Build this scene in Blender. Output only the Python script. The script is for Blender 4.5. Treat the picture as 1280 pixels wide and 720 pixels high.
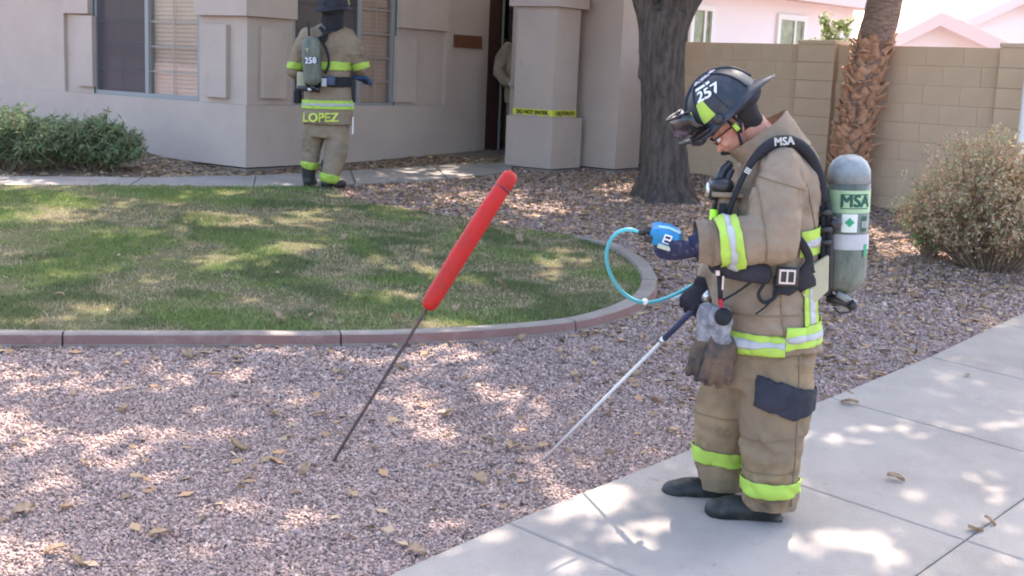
import bpy, bmesh, math, random
import numpy as np
from mathutils import Vector, Matrix, noise
random.seed(7); rng = np.random.default_rng(7)
for o in list(bpy.data.objects): bpy.data.objects.remove(o)
SC = bpy.context.scene; COL = SC.collection
# ------------------------------------------------------------------ camera
F_PX, PITCH, ROLL, CAM_H = 1568.85, 0.17291, -0.042855, 2.0492
GX, GY = -0.02097, 0.05944                       # the yard's fall and rise
fw = Vector((0, math.cos(PITCH), -math.sin(PITCH))); rt0 = Vector((1, 0, 0)); dn0 = fw.cross(rt0)
RT = math.cos(ROLL)*rt0 + math.sin(ROLL)*dn0; DN = -math.sin(ROLL)*rt0 + math.cos(ROLL)*dn0
CAM = Vector((0, 0, CAM_H))
cd = bpy.data.cameras.new('camera'); cam = bpy.data.objects.new('camera', cd); COL.objects.link(cam)
cd.sensor_width = 36; cd.lens = F_PX/1280*36; cd.clip_end = 2000; cd.clip_start = .05
cam.matrix_world = Matrix(((RT.x, -DN.x, -fw.x, 0), (RT.y, -DN.y, -fw.y, 0), (RT.z, -DN.z, -fw.z, CAM_H), (0, 0, 0, 1)))
SC.camera = cam
# ------------------------------------------------------------------ sky, sun, exposure
SUN_AZ, SUN_EL = math.radians(20), math.radians(52)
SUN = Vector((math.sin(SUN_AZ)*math.cos(SUN_EL), math.cos(SUN_AZ)*math.cos(SUN_EL), math.sin(SUN_EL)))
w = bpy.data.worlds.new('World'); SC.world = w; w.use_nodes = True
nt = w.node_tree; bgn = nt.nodes['Background']; sky = nt.nodes.new('ShaderNodeTexSky')
sky.sky_type = 'NISHITA'; sky.sun_disc = False; sky.sun_elevation = SUN_EL; sky.sun_rotation = SUN_AZ
sky.air_density = 1.0; sky.dust_density = 3.0; sky.ozone_density = .6
nt.links.new(sky.outputs[0], bgn.inputs[0]); bgn.inputs[1].default_value = .15
sl = bpy.data.lights.new('sun', 'SUN'); sl.energy = 3.0; sl.angle = math.radians(.55); sl.color = (1, .89, .78)
so = bpy.data.objects.new('sun', sl); COL.objects.link(so); so.rotation_euler = SUN.to_track_quat('Z', 'Y').to_euler()
so.location = (0, 0, 20)
SC.view_settings.view_transform = 'Standard'; SC.view_settings.look = 'None'
SC.view_settings.exposure = 2.3; SC.view_settings.gamma = 1
SC.cycles.filter_width = 2.0; SC.cycles.max_bounces = 7; SC.cycles.diffuse_bounces = 5; SC.cycles.transparent_max_bounces = 12

def ray(px, py): return fw + RT*((px-640)/F_PX) + DN*((py-360)/F_PX)
def G(px, py, dz=0.):                            # photo point -> point of the yard's surface
    d = ray(px, py); t = (-CAM_H+dz)/(d.z-GX*d.x-GY*d.y); return CAM + d*t
def onplane(px, py, p0, n):
    d = ray(px, py); return CAM + d*((p0-CAM).dot(n)/d.dot(n))
def zg(x, y): return GX*max(-9, min(9, x)) + GY*max(-3, min(17, y))
def project(P):                                  # numpy (N,3) -> pixels
    q = P - np.array(CAM); f = q@np.array(fw); f = np.where(f < .1, 1e9, f)
    return 640+F_PX*(q@np.array(RT))/f, 360+F_PX*(q@np.array(DN))/f

# ------------------------------------------------------------------ materials
MATS = {}
def mat(name, col, rough=.85, spec=.25, var=None, bump=None, metal=0., attr=False, coat=0., transl=0., alpha=1., var2=None, vec=(1, 1, 1)):
    if name in MATS: return MATS[name]
    m = bpy.data.materials.new(name); m.use_nodes = True; t = m.node_tree; N = t.nodes; Lk = t.links
    b = N['Principled BSDF']; b.inputs['Roughness'].default_value = rough; b.inputs['Specular IOR Level'].default_value = spec
    b.inputs['Metallic'].default_value = metal; b.inputs['Coat Weight'].default_value = coat
    tc = N.new('ShaderNodeTexCoord'); mp = N.new('ShaderNodeMapping'); mp.inputs['Scale'].default_value = vec
    Lk.new(tc.outputs['Object'], mp.inputs[0])
    if attr:
        a = N.new('ShaderNodeAttribute'); a.attribute_name = 'Col'; out = a.outputs['Color']
    else:
        r = N.new('ShaderNodeRGB'); r.outputs[0].default_value = (*col, 1); out = r.outputs[0]
    for v in (var, var2):
        if v:
            c2, sc, lo, hi = v
            n = N.new('ShaderNodeTexNoise'); n.inputs['Scale'].default_value = sc; n.inputs['Detail'].default_value = 6
            n.inputs['Roughness'].default_value = .65; Lk.new(mp.outputs[0], n.inputs['Vector'])
            mr = N.new('ShaderNodeMapRange'); mr.inputs[1].default_value = lo; mr.inputs[2].default_value = hi; Lk.new(n.outputs[0], mr.inputs[0])
            mx = N.new('ShaderNodeMix'); mx.data_type = 'RGBA'; Lk.new(mr.outputs[0], mx.inputs[0]); Lk.new(out, mx.inputs[6])
            mx.inputs[7].default_value = (*c2, 1); out = mx.outputs[2]
    Lk.new(out, b.inputs['Base Color'])
    if bump:
        sc, dist = bump
        n = N.new('ShaderNodeTexNoise'); n.inputs['Scale'].default_value = sc; n.inputs['Detail'].default_value = 5; Lk.new(mp.outputs[0], n.inputs['Vector'])
        bp = N.new('ShaderNodeBump'); bp.inputs['Distance'].default_value = dist; bp.inputs['Strength'].default_value = 1
        Lk.new(n.outputs[0], bp.inputs['Height']); Lk.new(bp.outputs[0], b.inputs['Normal'])
    if transl:
        tr = N.new('ShaderNodeBsdfTranslucent'); Lk.new(out, tr.inputs[0]); ms = N.new('ShaderNodeMixShader'); ms.inputs[0].default_value = transl
        Lk.new(b.outputs[0], ms.inputs[1]); Lk.new(tr.outputs[0], ms.inputs[2]); Lk.new(ms.outputs[0], N['Material Output'].inputs[0])
    b.inputs['Alpha'].default_value = alpha
    MATS[name] = m; return m
def glass(name, tint=(.8, .85, .85), refl=.35):
    if name in MATS: return MATS[name]
    m = bpy.data.materials.new(name); m.use_nodes = True; t = m.node_tree; N = t.nodes; N.remove(N['Principled BSDF'])
    tr = N.new('ShaderNodeBsdfTransparent'); tr.inputs[0].default_value = (*tint, 1)
    gl = N.new('ShaderNodeBsdfGlossy'); gl.inputs['Roughness'].default_value = .03; gl.inputs[0].default_value = (.9, .95, 1, 1)
    fr = N.new('ShaderNodeLayerWeight'); fr.inputs[0].default_value = .5
    pw = N.new('ShaderNodeMath'); pw.operation = 'POWER'; pw.inputs[1].default_value = 4; t.links.new(fr.outputs['Facing'], pw.inputs[0])
    mt = N.new('ShaderNodeMath'); mt.operation = 'MULTIPLY_ADD'; mt.inputs[1].default_value = .7; mt.inputs[2].default_value = refl*.25
    t.links.new(pw.outputs[0], mt.inputs[0]); ms = N.new('ShaderNodeMixShader'); t.links.new(mt.outputs[0], ms.inputs[0])
    t.links.new(tr.outputs[0], ms.inputs[1]); t.links.new(gl.outputs[0], ms.inputs[2]); t.links.new(ms.outputs[0], N['Material Output'].inputs[0])
    MATS[name] = m; return m

# ------------------------------------------------------------------ mesh builder
class MB:
    def __init__(s): s.v = []; s.f = []; s.m = []
    def add(s, vs, fs, mi=0):
        k = len(s.v); s.v += [tuple(v) for v in vs]; s.f += [tuple(i+k for i in f) for f in fs]; s.m += [mi]*len(fs); return s
    def box(s, c, d, M=None, mi=0, bev=0):
        x, y, z = d[0]/2, d[1]/2, d[2]/2
        if bev:
            b = min(bev, x*.9, y*.9, z*.9); bm = bmesh.new(); bmesh.ops.create_cube(bm, size=1)
            for v in bm.verts: v.co = Vector((v.co.x*2*x, v.co.y*2*y, v.co.z*2*z))
            bmesh.ops.bevel(bm, geom=bm.edges[:], offset=b, segments=2, affect='EDGES', profile=.6)
            vs = [v.co.copy() for v in bm.verts]; fs = [[v.index for v in f.verts] for f in bm.faces]; bm.free()
        else:
            vs = [Vector(p) for p in ((-x,-y,-z),(x,-y,-z),(x,y,-z),(-x,y,-z),(-x,-y,z),(x,-y,z),(x,y,z),(-x,y,z))]
            fs = [(0,3,2,1),(4,5,6,7),(0,1,5,4),(1,2,6,5),(2,3,7,6),(3,0,4,7)]
        if M is not None: vs = [M@v for v in vs]
        return s.add([v+Vector(c) for v in vs], fs, mi)
    def quadbox(s, o, e1, e2, e3, mi=0):           # parallelepiped
        o = Vector(o); P = [o, o+e1, o+e1+e2, o+e2]; P += [p+e3 for p in P]
        fs = [(0,3,2,1),(4,5,6,7),(0,1,5,4),(1,2,6,5),(2,3,7,6),(3,0,4,7)]
        if e1.cross(e2).dot(e3) < 0: fs = [f[::-1] for f in fs]
        return s.add(P, fs, mi)
    def loft(s, rings, cap=True, mi=0, closed=True):
        n = len(rings[0]); k = []; vs = []; fs = []
        for r in rings: vs += list(r)
        for i in range(len(rings)-1):
            for j in range(n if closed else n-1):
                a = i*n+j; b = i*n+(j+1) % n; fs.append((a, b, b+n, a+n))
        if cap: fs.append(tuple(range(n))[::-1]); fs.append(tuple(range((len(rings)-1)*n, len(rings)*n)))
        return s.add(vs, fs, mi)
    def tube(s, pts, rad, n=8, mi=0, cap=True, flat=1., up=None):
        pts = [Vector(p) for p in pts]; R = rad if hasattr(rad, '__len__') else [rad]*len(pts); rings = []; pn = None
        for i, p in enumerate(pts):
            t = (pts[min(i+1, len(pts)-1)]-pts[max(i-1, 0)]).normalized()
            if pn is None:
                a = Vector(up) if up else (Vector((0, 0, 1)) if abs(t.z) < .9 else Vector((0, 1, 0)))
                u = (a - t*a.dot(t)).normalized()
            else: u = (pn - t*pn.dot(t)).normalized()
            pn = u; v = t.cross(u)
            rings.append([p + u*(R[i]*flat*math.cos(2*math.pi*j/n)) + v*(R[i]*math.sin(2*math.pi*j/n)) for j in range(n)])
        return s.loft(rings, cap, mi)
    def ell(s, c, r, M=None, nu=14, nv=9, mi=0):
        c = Vector(c); vs = [Vector((0, 0, -1))]; fs = []
        for i in range(1, nv):
            a = math.pi*i/nv-math.pi/2
            vs += [Vector((math.cos(a)*math.cos(2*math.pi*j/nu), math.cos(a)*math.sin(2*math.pi*j/nu), math.sin(a))) for j in range(nu)]
        vs.append(Vector((0, 0, 1))); L = len(vs)-1
        for j in range(nu): fs.append((0, 1+(j+1) % nu, 1+j)); fs.append((L, L-nu+j, L-nu+(j+1) % nu))
        for i in range(nv-2):
            for j in range(nu): a = 1+i*nu+j; b = 1+i*nu+(j+1) % nu; fs.append((a, b, b+nu, a+nu))
        vs = [Vector((v.x*r[0], v.y*r[1], v.z*r[2])) for v in vs]
        if M is not None: vs = [M@v for v in vs]
        return s.add([v+c for v in vs], fs, mi)
    def chain(s, pts, rad, n=12):                   # capsule chain
        s.tube(pts, rad, n)
        for p, r in zip(pts, rad): s.ell(p, (r, r, r), None, n, 8)
        return s
    def mesh(s, name):
        me = bpy.data.meshes.new(name); me.from_pydata([tuple(v) for v in s.v], [], s.f)
        if any(s.m): me.polygons.foreach_set('material_index', s.m)
        me.update(); return me
WM = {}
def wmat(o): return WM.get(o.name, Matrix.Identity(4))
def tag(o, label=None, cat=None, group=None, kind=None):
    for k, v in (('label', label), ('category', cat), ('group', group), ('kind', kind)):
        if v: o[k] = v
    return o
def link(name, me, m, parent=None, world=True, smooth=False, label=None, kind=None):
    if me is not None:
        for q in (m if isinstance(m, (list, tuple)) else [m]): me.materials.append(q)
        if smooth: me.polygons.foreach_set('use_smooth', [True]*len(me.polygons))
    o = bpy.data.objects.new(name, me); COL.objects.link(o)
    if parent is not None:
        o.parent = parent
        if world and me is not None: me.transform(wmat(parent).inverted())
        WM[o.name] = wmat(parent).copy()
    if label: o['label'] = label
    if kind: o['kind'] = kind
    return o
def obj(name, mb, m, parent=None, world=True, smooth=False, label=None, kind=None):
    return link(name, mb.mesh(name), m, parent, world, smooth, label, kind)
def thing(name, label, cat, loc=(0, 0, 0), yaw=0., group=None, kind=None):
    o = bpy.data.objects.new(name, None); COL.objects.link(o); o.empty_display_size = .2
    o.location = loc; o.rotation_euler = (0, 0, yaw); WM[o.name] = Matrix.Translation(loc)@Matrix.Rotation(yaw, 4, 'Z')
    return tag(o, label, cat, group, kind)
def settle(o, base):                               # single-mesh thing: move its origin to its base
    o.data.transform(Matrix.Translation(-Vector(base))); o.location = base; return o
def evalmesh(me, mods):
    o = bpy.data.objects.new('tmp', me); COL.objects.link(o)
    for ty, kw in mods:
        md = o.modifiers.new(ty, ty)
        for k, v in kw.items(): setattr(md, k, v)
    dg = bpy.context.evaluated_depsgraph_get(); r = bpy.data.meshes.new_from_object(o.evaluated_get(dg)); bpy.data.objects.remove(o); return r
def remesh(mb, vox, it=4, fold=None, fac=.5):
    me = mb.mesh('t') if isinstance(mb, MB) else mb
    r = evalmesh(me, [('REMESH', dict(mode='VOXEL', voxel_size=vox, adaptivity=0)), ('SMOOTH', dict(iterations=it, factor=fac))])
    if fold: folds(r, *fold)
    return r
def folds(me, amp, sx=7., sz=12., seed=0.):
    n = len(me.vertices); co = np.empty(n*3); me.vertices.foreach_get('co', co); co = co.reshape(-1, 3)
    no = np.array([v.normal[:] for v in me.vertices])
    for i in range(n):
        x, y, z = co[i]
        q = noise.noise(Vector((x*2+seed, y*2, z*2)))
        a = noise.noise(Vector((x*sx+seed, y*sx, z*sz+x*sx*.6+q*2)))
        b = noise.noise(Vector((x*sx*2.3+3, y*sx*2.3+seed, z*sz*2.1-x*5)))
        k = max(0., 1-abs(a)*3.6)**1.4; v = max(0., 1-abs(b)*4.5)
        co[i] += no[i]*amp*(k*.75-v*.42+q*.9-.15)
    me.vertices.foreach_set('co', co.ravel()); me.update()
def patch(src, planes, off=.006, thick=.004):      # a strip of cloth cut out of a garment's surface, lifted and thickened
    bm = bmesh.new(); bm.from_mesh(src)
    for co, no in planes:
        bmesh.ops.bisect_plane(bm, geom=bm.verts[:]+bm.edges[:]+bm.faces[:], plane_co=co, plane_no=no, clear_outer=True)
    bm.normal_update(); ns = [(v, v.normal.copy()) for v in bm.verts]
    for v, n in ns: v.co += n*(off-thick)
    r = bmesh.ops.extrude_face_region(bm, geom=bm.faces[:])
    vs = [g for g in r['geom'] if isinstance(g, bmesh.types.BMVert)]
    bm.normal_update()
    nn = [(v, v.normal.copy()) for v in vs]
    for v, n in nn: v.co += n*thick
    me = bpy.data.meshes.new('patch'); bm.to_mesh(me); bm.free(); return me
def textmesh(s, size, fn=None, ext=0.0, cut=0, bold=0.):
    c = bpy.data.curves.new('t', 'FONT'); c.body = s; c.size = size; c.align_x = 'CENTER'; c.align_y = 'CENTER'; c.extrude = ext; c.resolution_u = 3
    c.offset = 0
    o = bpy.data.objects.new('t', c); COL.objects.link(o); dg = bpy.context.evaluated_depsgraph_get()
    me = bpy.data.meshes.new_from_object(o.evaluated_get(dg)); bpy.data.objects.remove(o)
    if bold:
        bm = bmesh.new()
        for k, (dx, dy) in enumerate(((-1, -.6), (1, -.6), (0, .8), (-1, .6), (1, .6))):
            t = me.copy(); t.transform(Matrix.Translation((dx*bold, dy*bold, k*.0003))); bm.from_mesh(t)
        bm.to_mesh(me); bm.free()
    if fn:
        for v in me.vertices: v.co = fn(v.co.x, v.co.y, v.co.z)
    return me
def gridpatch(w, h, fn, nx=8, ny=4):
    mb = MB(); vs = [fn(-w/2+w*i/nx, -h/2+h*j/ny, 0) for j in range(ny+1) for i in range(nx+1)]
    fs = [(j*(nx+1)+i, j*(nx+1)+i+1, (j+1)*(nx+1)+i+1, (j+1)*(nx+1)+i) for j in range(ny) for i in range(nx)]
    return mb.add(vs, fs)
def npmesh(name, V, Fc, k, m, cols=None, kind='stuff', label=None, cat=None, parent=None):
    me = bpy.data.meshes.new(name); me.vertices.add(len(V)); me.vertices.foreach_set('co', V.astype(np.float32).ravel())
    me.loops.add(len(Fc)*k); me.loops.foreach_set('vertex_index', Fc.astype(np.int32).ravel())
    me.polygons.add(len(Fc)); me.polygons.foreach_set('loop_start', np.arange(0, len(Fc)*k, k, dtype=np.int32))
    me.update(calc_edges=True)
    if cols is not None:
        a = me.color_attributes.new('Col', 'FLOAT_COLOR', 'POINT'); c = np.ones((len(V), 4), np.float32); c[:, :3] = cols; a.data.foreach_set('color', c.ravel())
    o = link(name, me, m, parent, True); tag(o, label, cat, None, kind); return o
def inpoly(x, y, poly):
    r = np.zeros(len(x), bool); n = len(poly)
    for i in range(n):
        x1, y1 = poly[i][:2]; x2, y2 = poly[(i+1) % n][:2]
        if y1 == y2: continue
        c = ((y1 > y) != (y2 > y)) & (x < (x2-x1)*(y-y1)/(y2-y1)+x1); r ^= c
    return r
def distpoly(x, y, pts):
    d = np.full(len(x), 1e9)
    for a, b in zip(pts[:-1], pts[1:]):
        ax, ay = a[:2]; dx, dy = b[0]-ax, b[1]-ay; t = np.clip(((x-ax)*dx+(y-ay)*dy)/(dx*dx+dy*dy+1e-9), 0, 1)
        d = np.minimum(d, np.hypot(x-ax-t*dx, y-ay-t*dy))
    return d
def smoothpath(pts, n=6):
    P = [Vector(p) for p in pts]; out = []
    for i in range(len(P)-1):
        a, b, c, d = P[max(i-1, 0)], P[i], P[i+1], P[min(i+2, len(P)-1)]
        for k in range(n):
            t = k/n; out.append(.5*((2*b)+(c-a)*t+(2*a-5*b+4*c-d)*t*t+(3*b-a-3*c+d)*t**3))
    out.append(P[-1]); return out
def fbm(x, y, s, seed=0):
    return np.array([noise.fractal(Vector((a*s+seed, b*s, seed*.7)), 1., 2., 3) for a, b in zip(x, y)])

M_STUCCO = mat('stucco', (.53, .43, .37), .95, .1, ((.45, .36, .32), 1.2, .35, .7), (150, .009), var2=((.38, .30, .265), 4.5, .6, .9))
M_STEM = mat('stem_concrete', (.33, .28, .25), .95, .1, ((.2, .17, .15), 3, .4, .7), (60, .008))
M_CONC = mat('sidewalk_concrete', (.35, .305, .27), .9, .2, ((.26, .225, .2), 1.8, .4, .75), (170, .005), var2=((.16, .14, .125), 17, .64, .8))
M_WALK = mat('walkway_concrete', (.33, .29, .26), .9, .2, ((.24, .205, .185), 2.4, .4, .75), (120, .004))
M_JOINT = mat('joint_dirt', (.2, .175, .15), .95, .1)
M_BASE = mat('gravel_bed', (.33, .25, .235), .95, .1, ((.24, .18, .17), 60, .4, .6), (90, .02), var2=((.3, .24, .225), 9, .5, .7))
M_STONE = mat('gravel_stone', (.3, .2, .2), .9, .2, attr=True)
M_SOIL = mat('lawn_soil', (.16, .13, .075), .95, .1, ((.10, .11, .04), 2.5, .4, .62), (80, .02))
M_GRASS = mat('grass_blade', (.1, .15, .04), .8, .15, attr=True, transl=.25)
M_CURB = mat('curb_concrete', (.30, .25, .215), .9, .15, ((.21, .165, .145), 4, .4, .7), (90, .006))
M_CURBRED = mat('curb_stained', (.23, .13, .115), .9, .15, ((.30, .2, .18), 3.5, .5, .68), (90, .006))
M_BLOCK = mat('tan_block', (.63, .465, .33), .95, .1, ((.55, .405, .285), 2.2, .35, .7), (120, .006))
M_MORTAR = mat('mortar', (.47, .345, .245), .95, .1)
M_BARK = mat('ash_bark', (.125, .10, .088), .95, .1, ((.06, .05, .046), 22, .4, .62), (44, .015), vec=(1, 1, .22), var2=((.14, .125, .12), 40, .6, .75))
M_PALMB = mat('palm_boot', (.58, .325, .20), .85, .2, ((.34, .20, .13), 14, .35, .65), (50, .01))
M_PALMT = mat('palm_bark', (.38, .255, .195), .95, .1, ((.22, .145, .11), 14, .4, .6), (30, .03), vec=(1, 1, 3))
M_LEAF = mat('tree_leaf', (.19, .215, .075), .7, .2, transl=.45)
M_FROND = mat('palm_leaf', (.07, .11, .035), .6, .3, transl=.15)
M_DRY = mat('dry_leaf', (.40, .29, .19), .85, .15, ((.26, .17, .11), 20, .4, .6), transl=.15)
M_LITTER = mat('litter_leaf', (.3, .2, .1), .85, .15, attr=True, transl=.1)
M_TAN = mat('turnout_tan', (.285, .22, .16), .9, .12, ((.205, .158, .115), 5, .4, .68), (420, .0015), var2=((.12, .085, .06), 2.6, .58, .74))
M_TANL = mat('turnout_leg', (.225, .168, .112), .9, .12, ((.31, .22, .125), 3.2, .45, .62), (420, .0015), var2=((.11, .082, .062), 3.7, .54, .7))
M_LIME = mat('lime_trim', (.40, .58, .085), .65, .3, ((.33, .46, .08), 12, .4, .7))
M_SILV = mat('silver_trim', (.42, .43, .45), .45, .4, ((.34, .34, .36), 15, .4, .7))
M_BLACK = mat('black_webbing', (.022, .022, .027), .8, .25, bump=(300, .001))
M_BPLAS = mat('black_plastic', (.02, .02, .022), .35, .5)
M_NAVY = mat('navy_helmet', (.018, .024, .034), .45, .4, ((.045, .05, .06), 18, .5, .7))
M_PAD = mat('dark_pad', (.04, .04, .055), .85, .2, ((.028, .028, .036), 9, .4, .6))
M_SKIN = mat('skin', (.58, .30, .22), .55, .35, ((.40, .17, .12), 14, .4, .65))
M_HAIR = mat('dark_hair', (.03, .024, .022), .8, .2, bump=(200, .004))
M_GLOVE = mat('navy_glove', (.03, .033, .075), .8, .2, ((.1, .1, .14), 30, .55, .65))
M_GLOVEK = mat('black_glove', (.022, .02, .028), .8, .2, ((.1, .035, .05), 24, .6, .7))
M_LEATH = mat('work_glove', (.15, .10, .07), .8, .2, ((.06, .055, .055), 11, .42, .6), (120, .003))
M_BOOT = mat('rubber_boot', (.018, .018, .018), .5, .4, ((.06, .055, .045), 14, .5, .7))
M_TANK = mat('tank_wrap', (.105, .12, .095), .58, .35, ((.19, .205, .175), 13, .4, .66), (60, .002), vec=(1, 1, .35), var2=((.08, .09, .08), 40, .55, .7))
M_TTOP = mat('tank_top', (.24, .27, .28), .5, .4, ((.15, .17, .18), 16, .4, .66))
M_STEEL = mat('steel', (.55, .56, .58), .3, .5, metal=.9)
M_PGREEN = mat('pale_green_band', (.36, .5, .3), .6, .3, ((.28, .4, .25), 15, .4, .7))
M_WHITE = mat('white_print', (.75, .76, .75), .6, .3)
M_DGREEN = mat('dark_green_print', (.02, .09, .06), .6, .3)
M_MGREEN = mat('mid_green_print', (.03, .3, .15), .6, .3)
M_BLUE = mat('meter_blue', (.012, .2, .42), .4, .45, ((.02, .13, .3), 22, .5, .7))
M_HOSE = mat('teal_hose', (.09, .42, .5), .35, .5)
M_RED = mat('red_foam', (.50, .018, .014), .55, .3, ((.38, .025, .018), 9, .42, .65), (55, .004), var2=((.12, .02, .02), 17, .63, .72))
M_ROD = mat('rusty_rod', (.09, .065, .06), .6, .3, ((.16, .09, .06), 30, .5, .7), metal=.4)
M_PROBE = mat('probe_rod', (.62, .61, .62), .35, .5)
M_PROBEH = mat('probe_grip', (.03, .04, .10), .5, .4)
M_BROWN = mat('brown_jamb', (.085, .042, .034), .6, .3, ((.065, .032, .026), 10, .4, .7))
M_LSOIL = mat('litter_soil', (.30, .235, .19), .95, .1, ((.19, .145, .115), 14, .4, .65), (60, .02))
M_PLAQ = mat('plaque_wood', (.16, .06, .03), .6, .3, ((.11, .042, .022), 12, .4, .7))
M_DARK = mat('interior_shade', (.03, .026, .024), .9, .1)  # near-black colour carries the shade of the unlit rooms
M_BLIND = mat('blind_slat', (.60, .44, .34), .75, .2, ((.54, .39, .30), 6, .4, .7))
M_FRAME = mat('window_frame', (.27, .27, .265), .5, .3)
M_MUNT = mat('window_muntin', (.30, .265, .235), .5, .3)
M_SEAL = mat('green_gasket', (.03, .12, .11), .5, .3)
M_SCREEN = mat('insect_screen', (.11, .095, .105), .9, .1, alpha=.42)
M_TAPE = mat('yellow_tape', (.62, .6, .07), .5, .3)
M_TAPEK = mat('tape_print', (.05, .05, .02), .6, .3)
M_PINK = mat('pale_stucco', (.82, .75, .75), .9, .1, ((.79, .72, .72), 1, .4, .7), (90, .004))
M_FASC = mat('pink_fascia', (.74, .58, .54), .8, .2)
M_TILE = mat('pale_tile', (.66, .55, .5), .85, .2, ((.5, .4, .36), 6, .4, .7))
M_WTRIM = mat('white_trim', (.78, .78, .76), .6, .3)
M_VISOR = glass('visor_glass', (.42, .36, .40), .22)
M_GLASS = glass('window_glass', (.94, .93, .93), .18)
M_FLAP = mat('pale_flap', (.42, .40, .28), .85, .15, ((.36, .33, .23), 8, .4, .7))
M_SHRUB = mat('shrub_leaf', (.055, .10, .035), .75, .2, attr=True, transl=.42)
M_TWIG = mat('twig', (.34, .25, .19), .9, .1, ((.22, .16, .12), 20, .4, .6))
# ------------------------------------------------------------------ ground and paving
def quadplane(poly, dz): return [Vector((p[0], p[1], zg(p[0], p[1])+dz)) for p in poly]
xs = [-160, -60, -25, -9, -6, -3, 0, 3, 6, 9, 25, 60, 160]; ys = [-120, -40, -10, -3, 0, 3, 6, 9, 12, 15, 17, 25, 60, 260]
g = MB(); g.add([(x, y, zg(x, y)) for y in ys for x in xs], [(j*13+i, j*13+i+1, (j+1)*13+i+1, (j+1)*13+i) for j in range(len(ys)-1) for i in range(12)])
obj('ground', g, M_BASE, kind='structure')
curb_px = [(0,413),(200,413),(400,413),(520,411),(600,407),(700,399),(760,386),(800,368),(812,348),(800,325),(775,308),(735,294),(700,286),(640,279),(560,265),(490,253),(440,246)]
curb_w = [G(x, y, .08) for x, y in curb_px]
d0 = (curb_w[0]-curb_w[1]).normalized(); curb_w = [curb_w[0]+d0*4, curb_w[0]+d0*1.5]+curb_w
curb_path = smoothpath([(p.x, p.y, 0) for p in curb_w], 6)
wn = [(-9.3, 10.25)]+[tuple(G(x, y)[:2]) for x, y in ((0,237),(200,238),(385,239),(440,233),(560,226),(625,219),(640,216))]
wf = [tuple(G(x, y)[:2]) for x, y in ((640,206),(540,211),(434,217),(307,224),(200,226),(0,224))]+[(-9.3, 10.9)]
lawn = [(p.x, p.y) for p in curb_path]+[tuple(G(415, 240)[:2])]+[wn[3], wn[2], wn[1], wn[0]]
lb = MB(); lb.add(quadplane(lawn, .045), [tuple(range(len(lawn)))]); lo_ = obj('lawn', lb, M_SOIL, kind='structure')
C0_ = G(307, 219); C0_ = Vector((C0_.x, C0_.y, 0)); uA_ = Vector((-math.cos(-.6355), math.sin(.6355), 0)); nA_ = Vector((-math.sin(.6355), -math.cos(.6355), 0)); uB_ = Vector((math.sin(.6355), math.cos(.6355), 0)); nB_ = Vector((math.cos(.6355), -math.sin(.6355), 0))
# front walkway: a thin bed with separate slabs
def slab_poly(poly, top, th, gap=0.0):
    mb = MB(); n = len(poly); c = Vector((sum(p[0] for p in poly)/n, sum(p[1] for p in poly)/n))
    P = [Vector(p[:2]) for p in poly]; area = sum(P[i].x*P[(i+1) % n].y-P[(i+1) % n].x*P[i].y for i in range(n))
    if area < 0: P = P[::-1]
    def inset(q):
        out = []
        for i in range(n):
            a, b, c_ = P[i-1], P[i], P[(i+1) % n]; e1 = (b-a).normalized(); e2 = (c_-b).normalized()
            n1 = Vector((-e1.y, e1.x)); n2 = Vector((-e2.y, e2.x)); m = (n1+n2); m = m/max(.3, m.dot(n1)); out.append(b+m*q)
        return out
    A = inset(gap); B = inset(gap+.008); r0 = [Vector((p.x, p.y, zg(p.x, p.y)+top-th)) for p in A]
    r1 = [Vector((p.x, p.y, zg(p.x, p.y)+top-.006)) for p in A]; r2 = [Vector((p.x, p.y, zg(p.x, p.y)+top)) for p in B]
    return mb.loft([r0, r1, r2])
wk = MB(); wk.add(quadplane(wn+wf, .012), [tuple(range(len(wn+wf)))]); walk = obj('walkway', wk, M_JOINT, kind='structure')
def lerp(a, b, t): return (a[0]+(b[0]-a[0])*t, a[1]+(b[1]-a[1])*t)
wfr = wf[::-1]; nearpts = []; farpts = []
def resample(pts, ts):
    L = [0]
    for a, b in zip(pts[:-1], pts[1:]): L.append(L[-1]+math.hypot(b[0]-a[0], b[1]-a[1]))
    out = []
    for t in ts:
        s_ = t*L[-1]; i = max(k for k in range(len(L)) if L[k] <= s_+1e-9); i = min(i, len(pts)-2); out.append(lerp(pts[i], pts[i+1], (s_-L[i])/(L[i+1]-L[i])))
    return out
nT = 9; na = resample(wn, [i/nT for i in range(nT+1)]); fa = resample(wfr, [i/nT for i in range(nT+1)])
for i in range(nT): obj('slab', slab_poly([na[i], na[i+1], fa[i+1], fa[i]], .035, .05, .005), M_WALK, walk)
# street sidewalk
sw_e = [G(x, y) for x, y in ((550,720),(705,650),(830,595),(1000,515),(1130,460),(1280,405))]
sdir = Vector((.655, .756)); snor = Vector((.756, -.655)); s0 = Vector((sw_e[3].x, sw_e[3].y))
def sww(a, b): p = s0+sdir*a+snor*b; return (p.x, p.y)
swb = MB(); swb.add(quadplane([sww(-7, 0.02), sww(7, 0.02), sww(7, 3.4), sww(-7, 3.4)], .012), [(0, 1, 2, 3)]); sw = obj('sidewalk', swb, M_JOINT, kind='structure')
J0 = (Vector((2.05, 6.27))-s0).dot(sdir); 
def bow(a): return .035*math.sin(a*1.1+.4)
for i in range(-5, 5):
    a0, a1 = J0+i*1.27, J0+(i+1)*1.27
    obj('slab', slab_poly([sww(a0, bow(a0)), sww(a1, bow(a1)), sww(a1, 1.28), sww(a0, 1.28)], .032, .06, .003), M_CONC, sw)
    obj('slab', slab_poly([sww(a0, 1.28), sww(a1, 1.28), sww(a1, 3.3), sww(a0, 3.3)], .032, .06, .003), M_CONC, sw)
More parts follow.
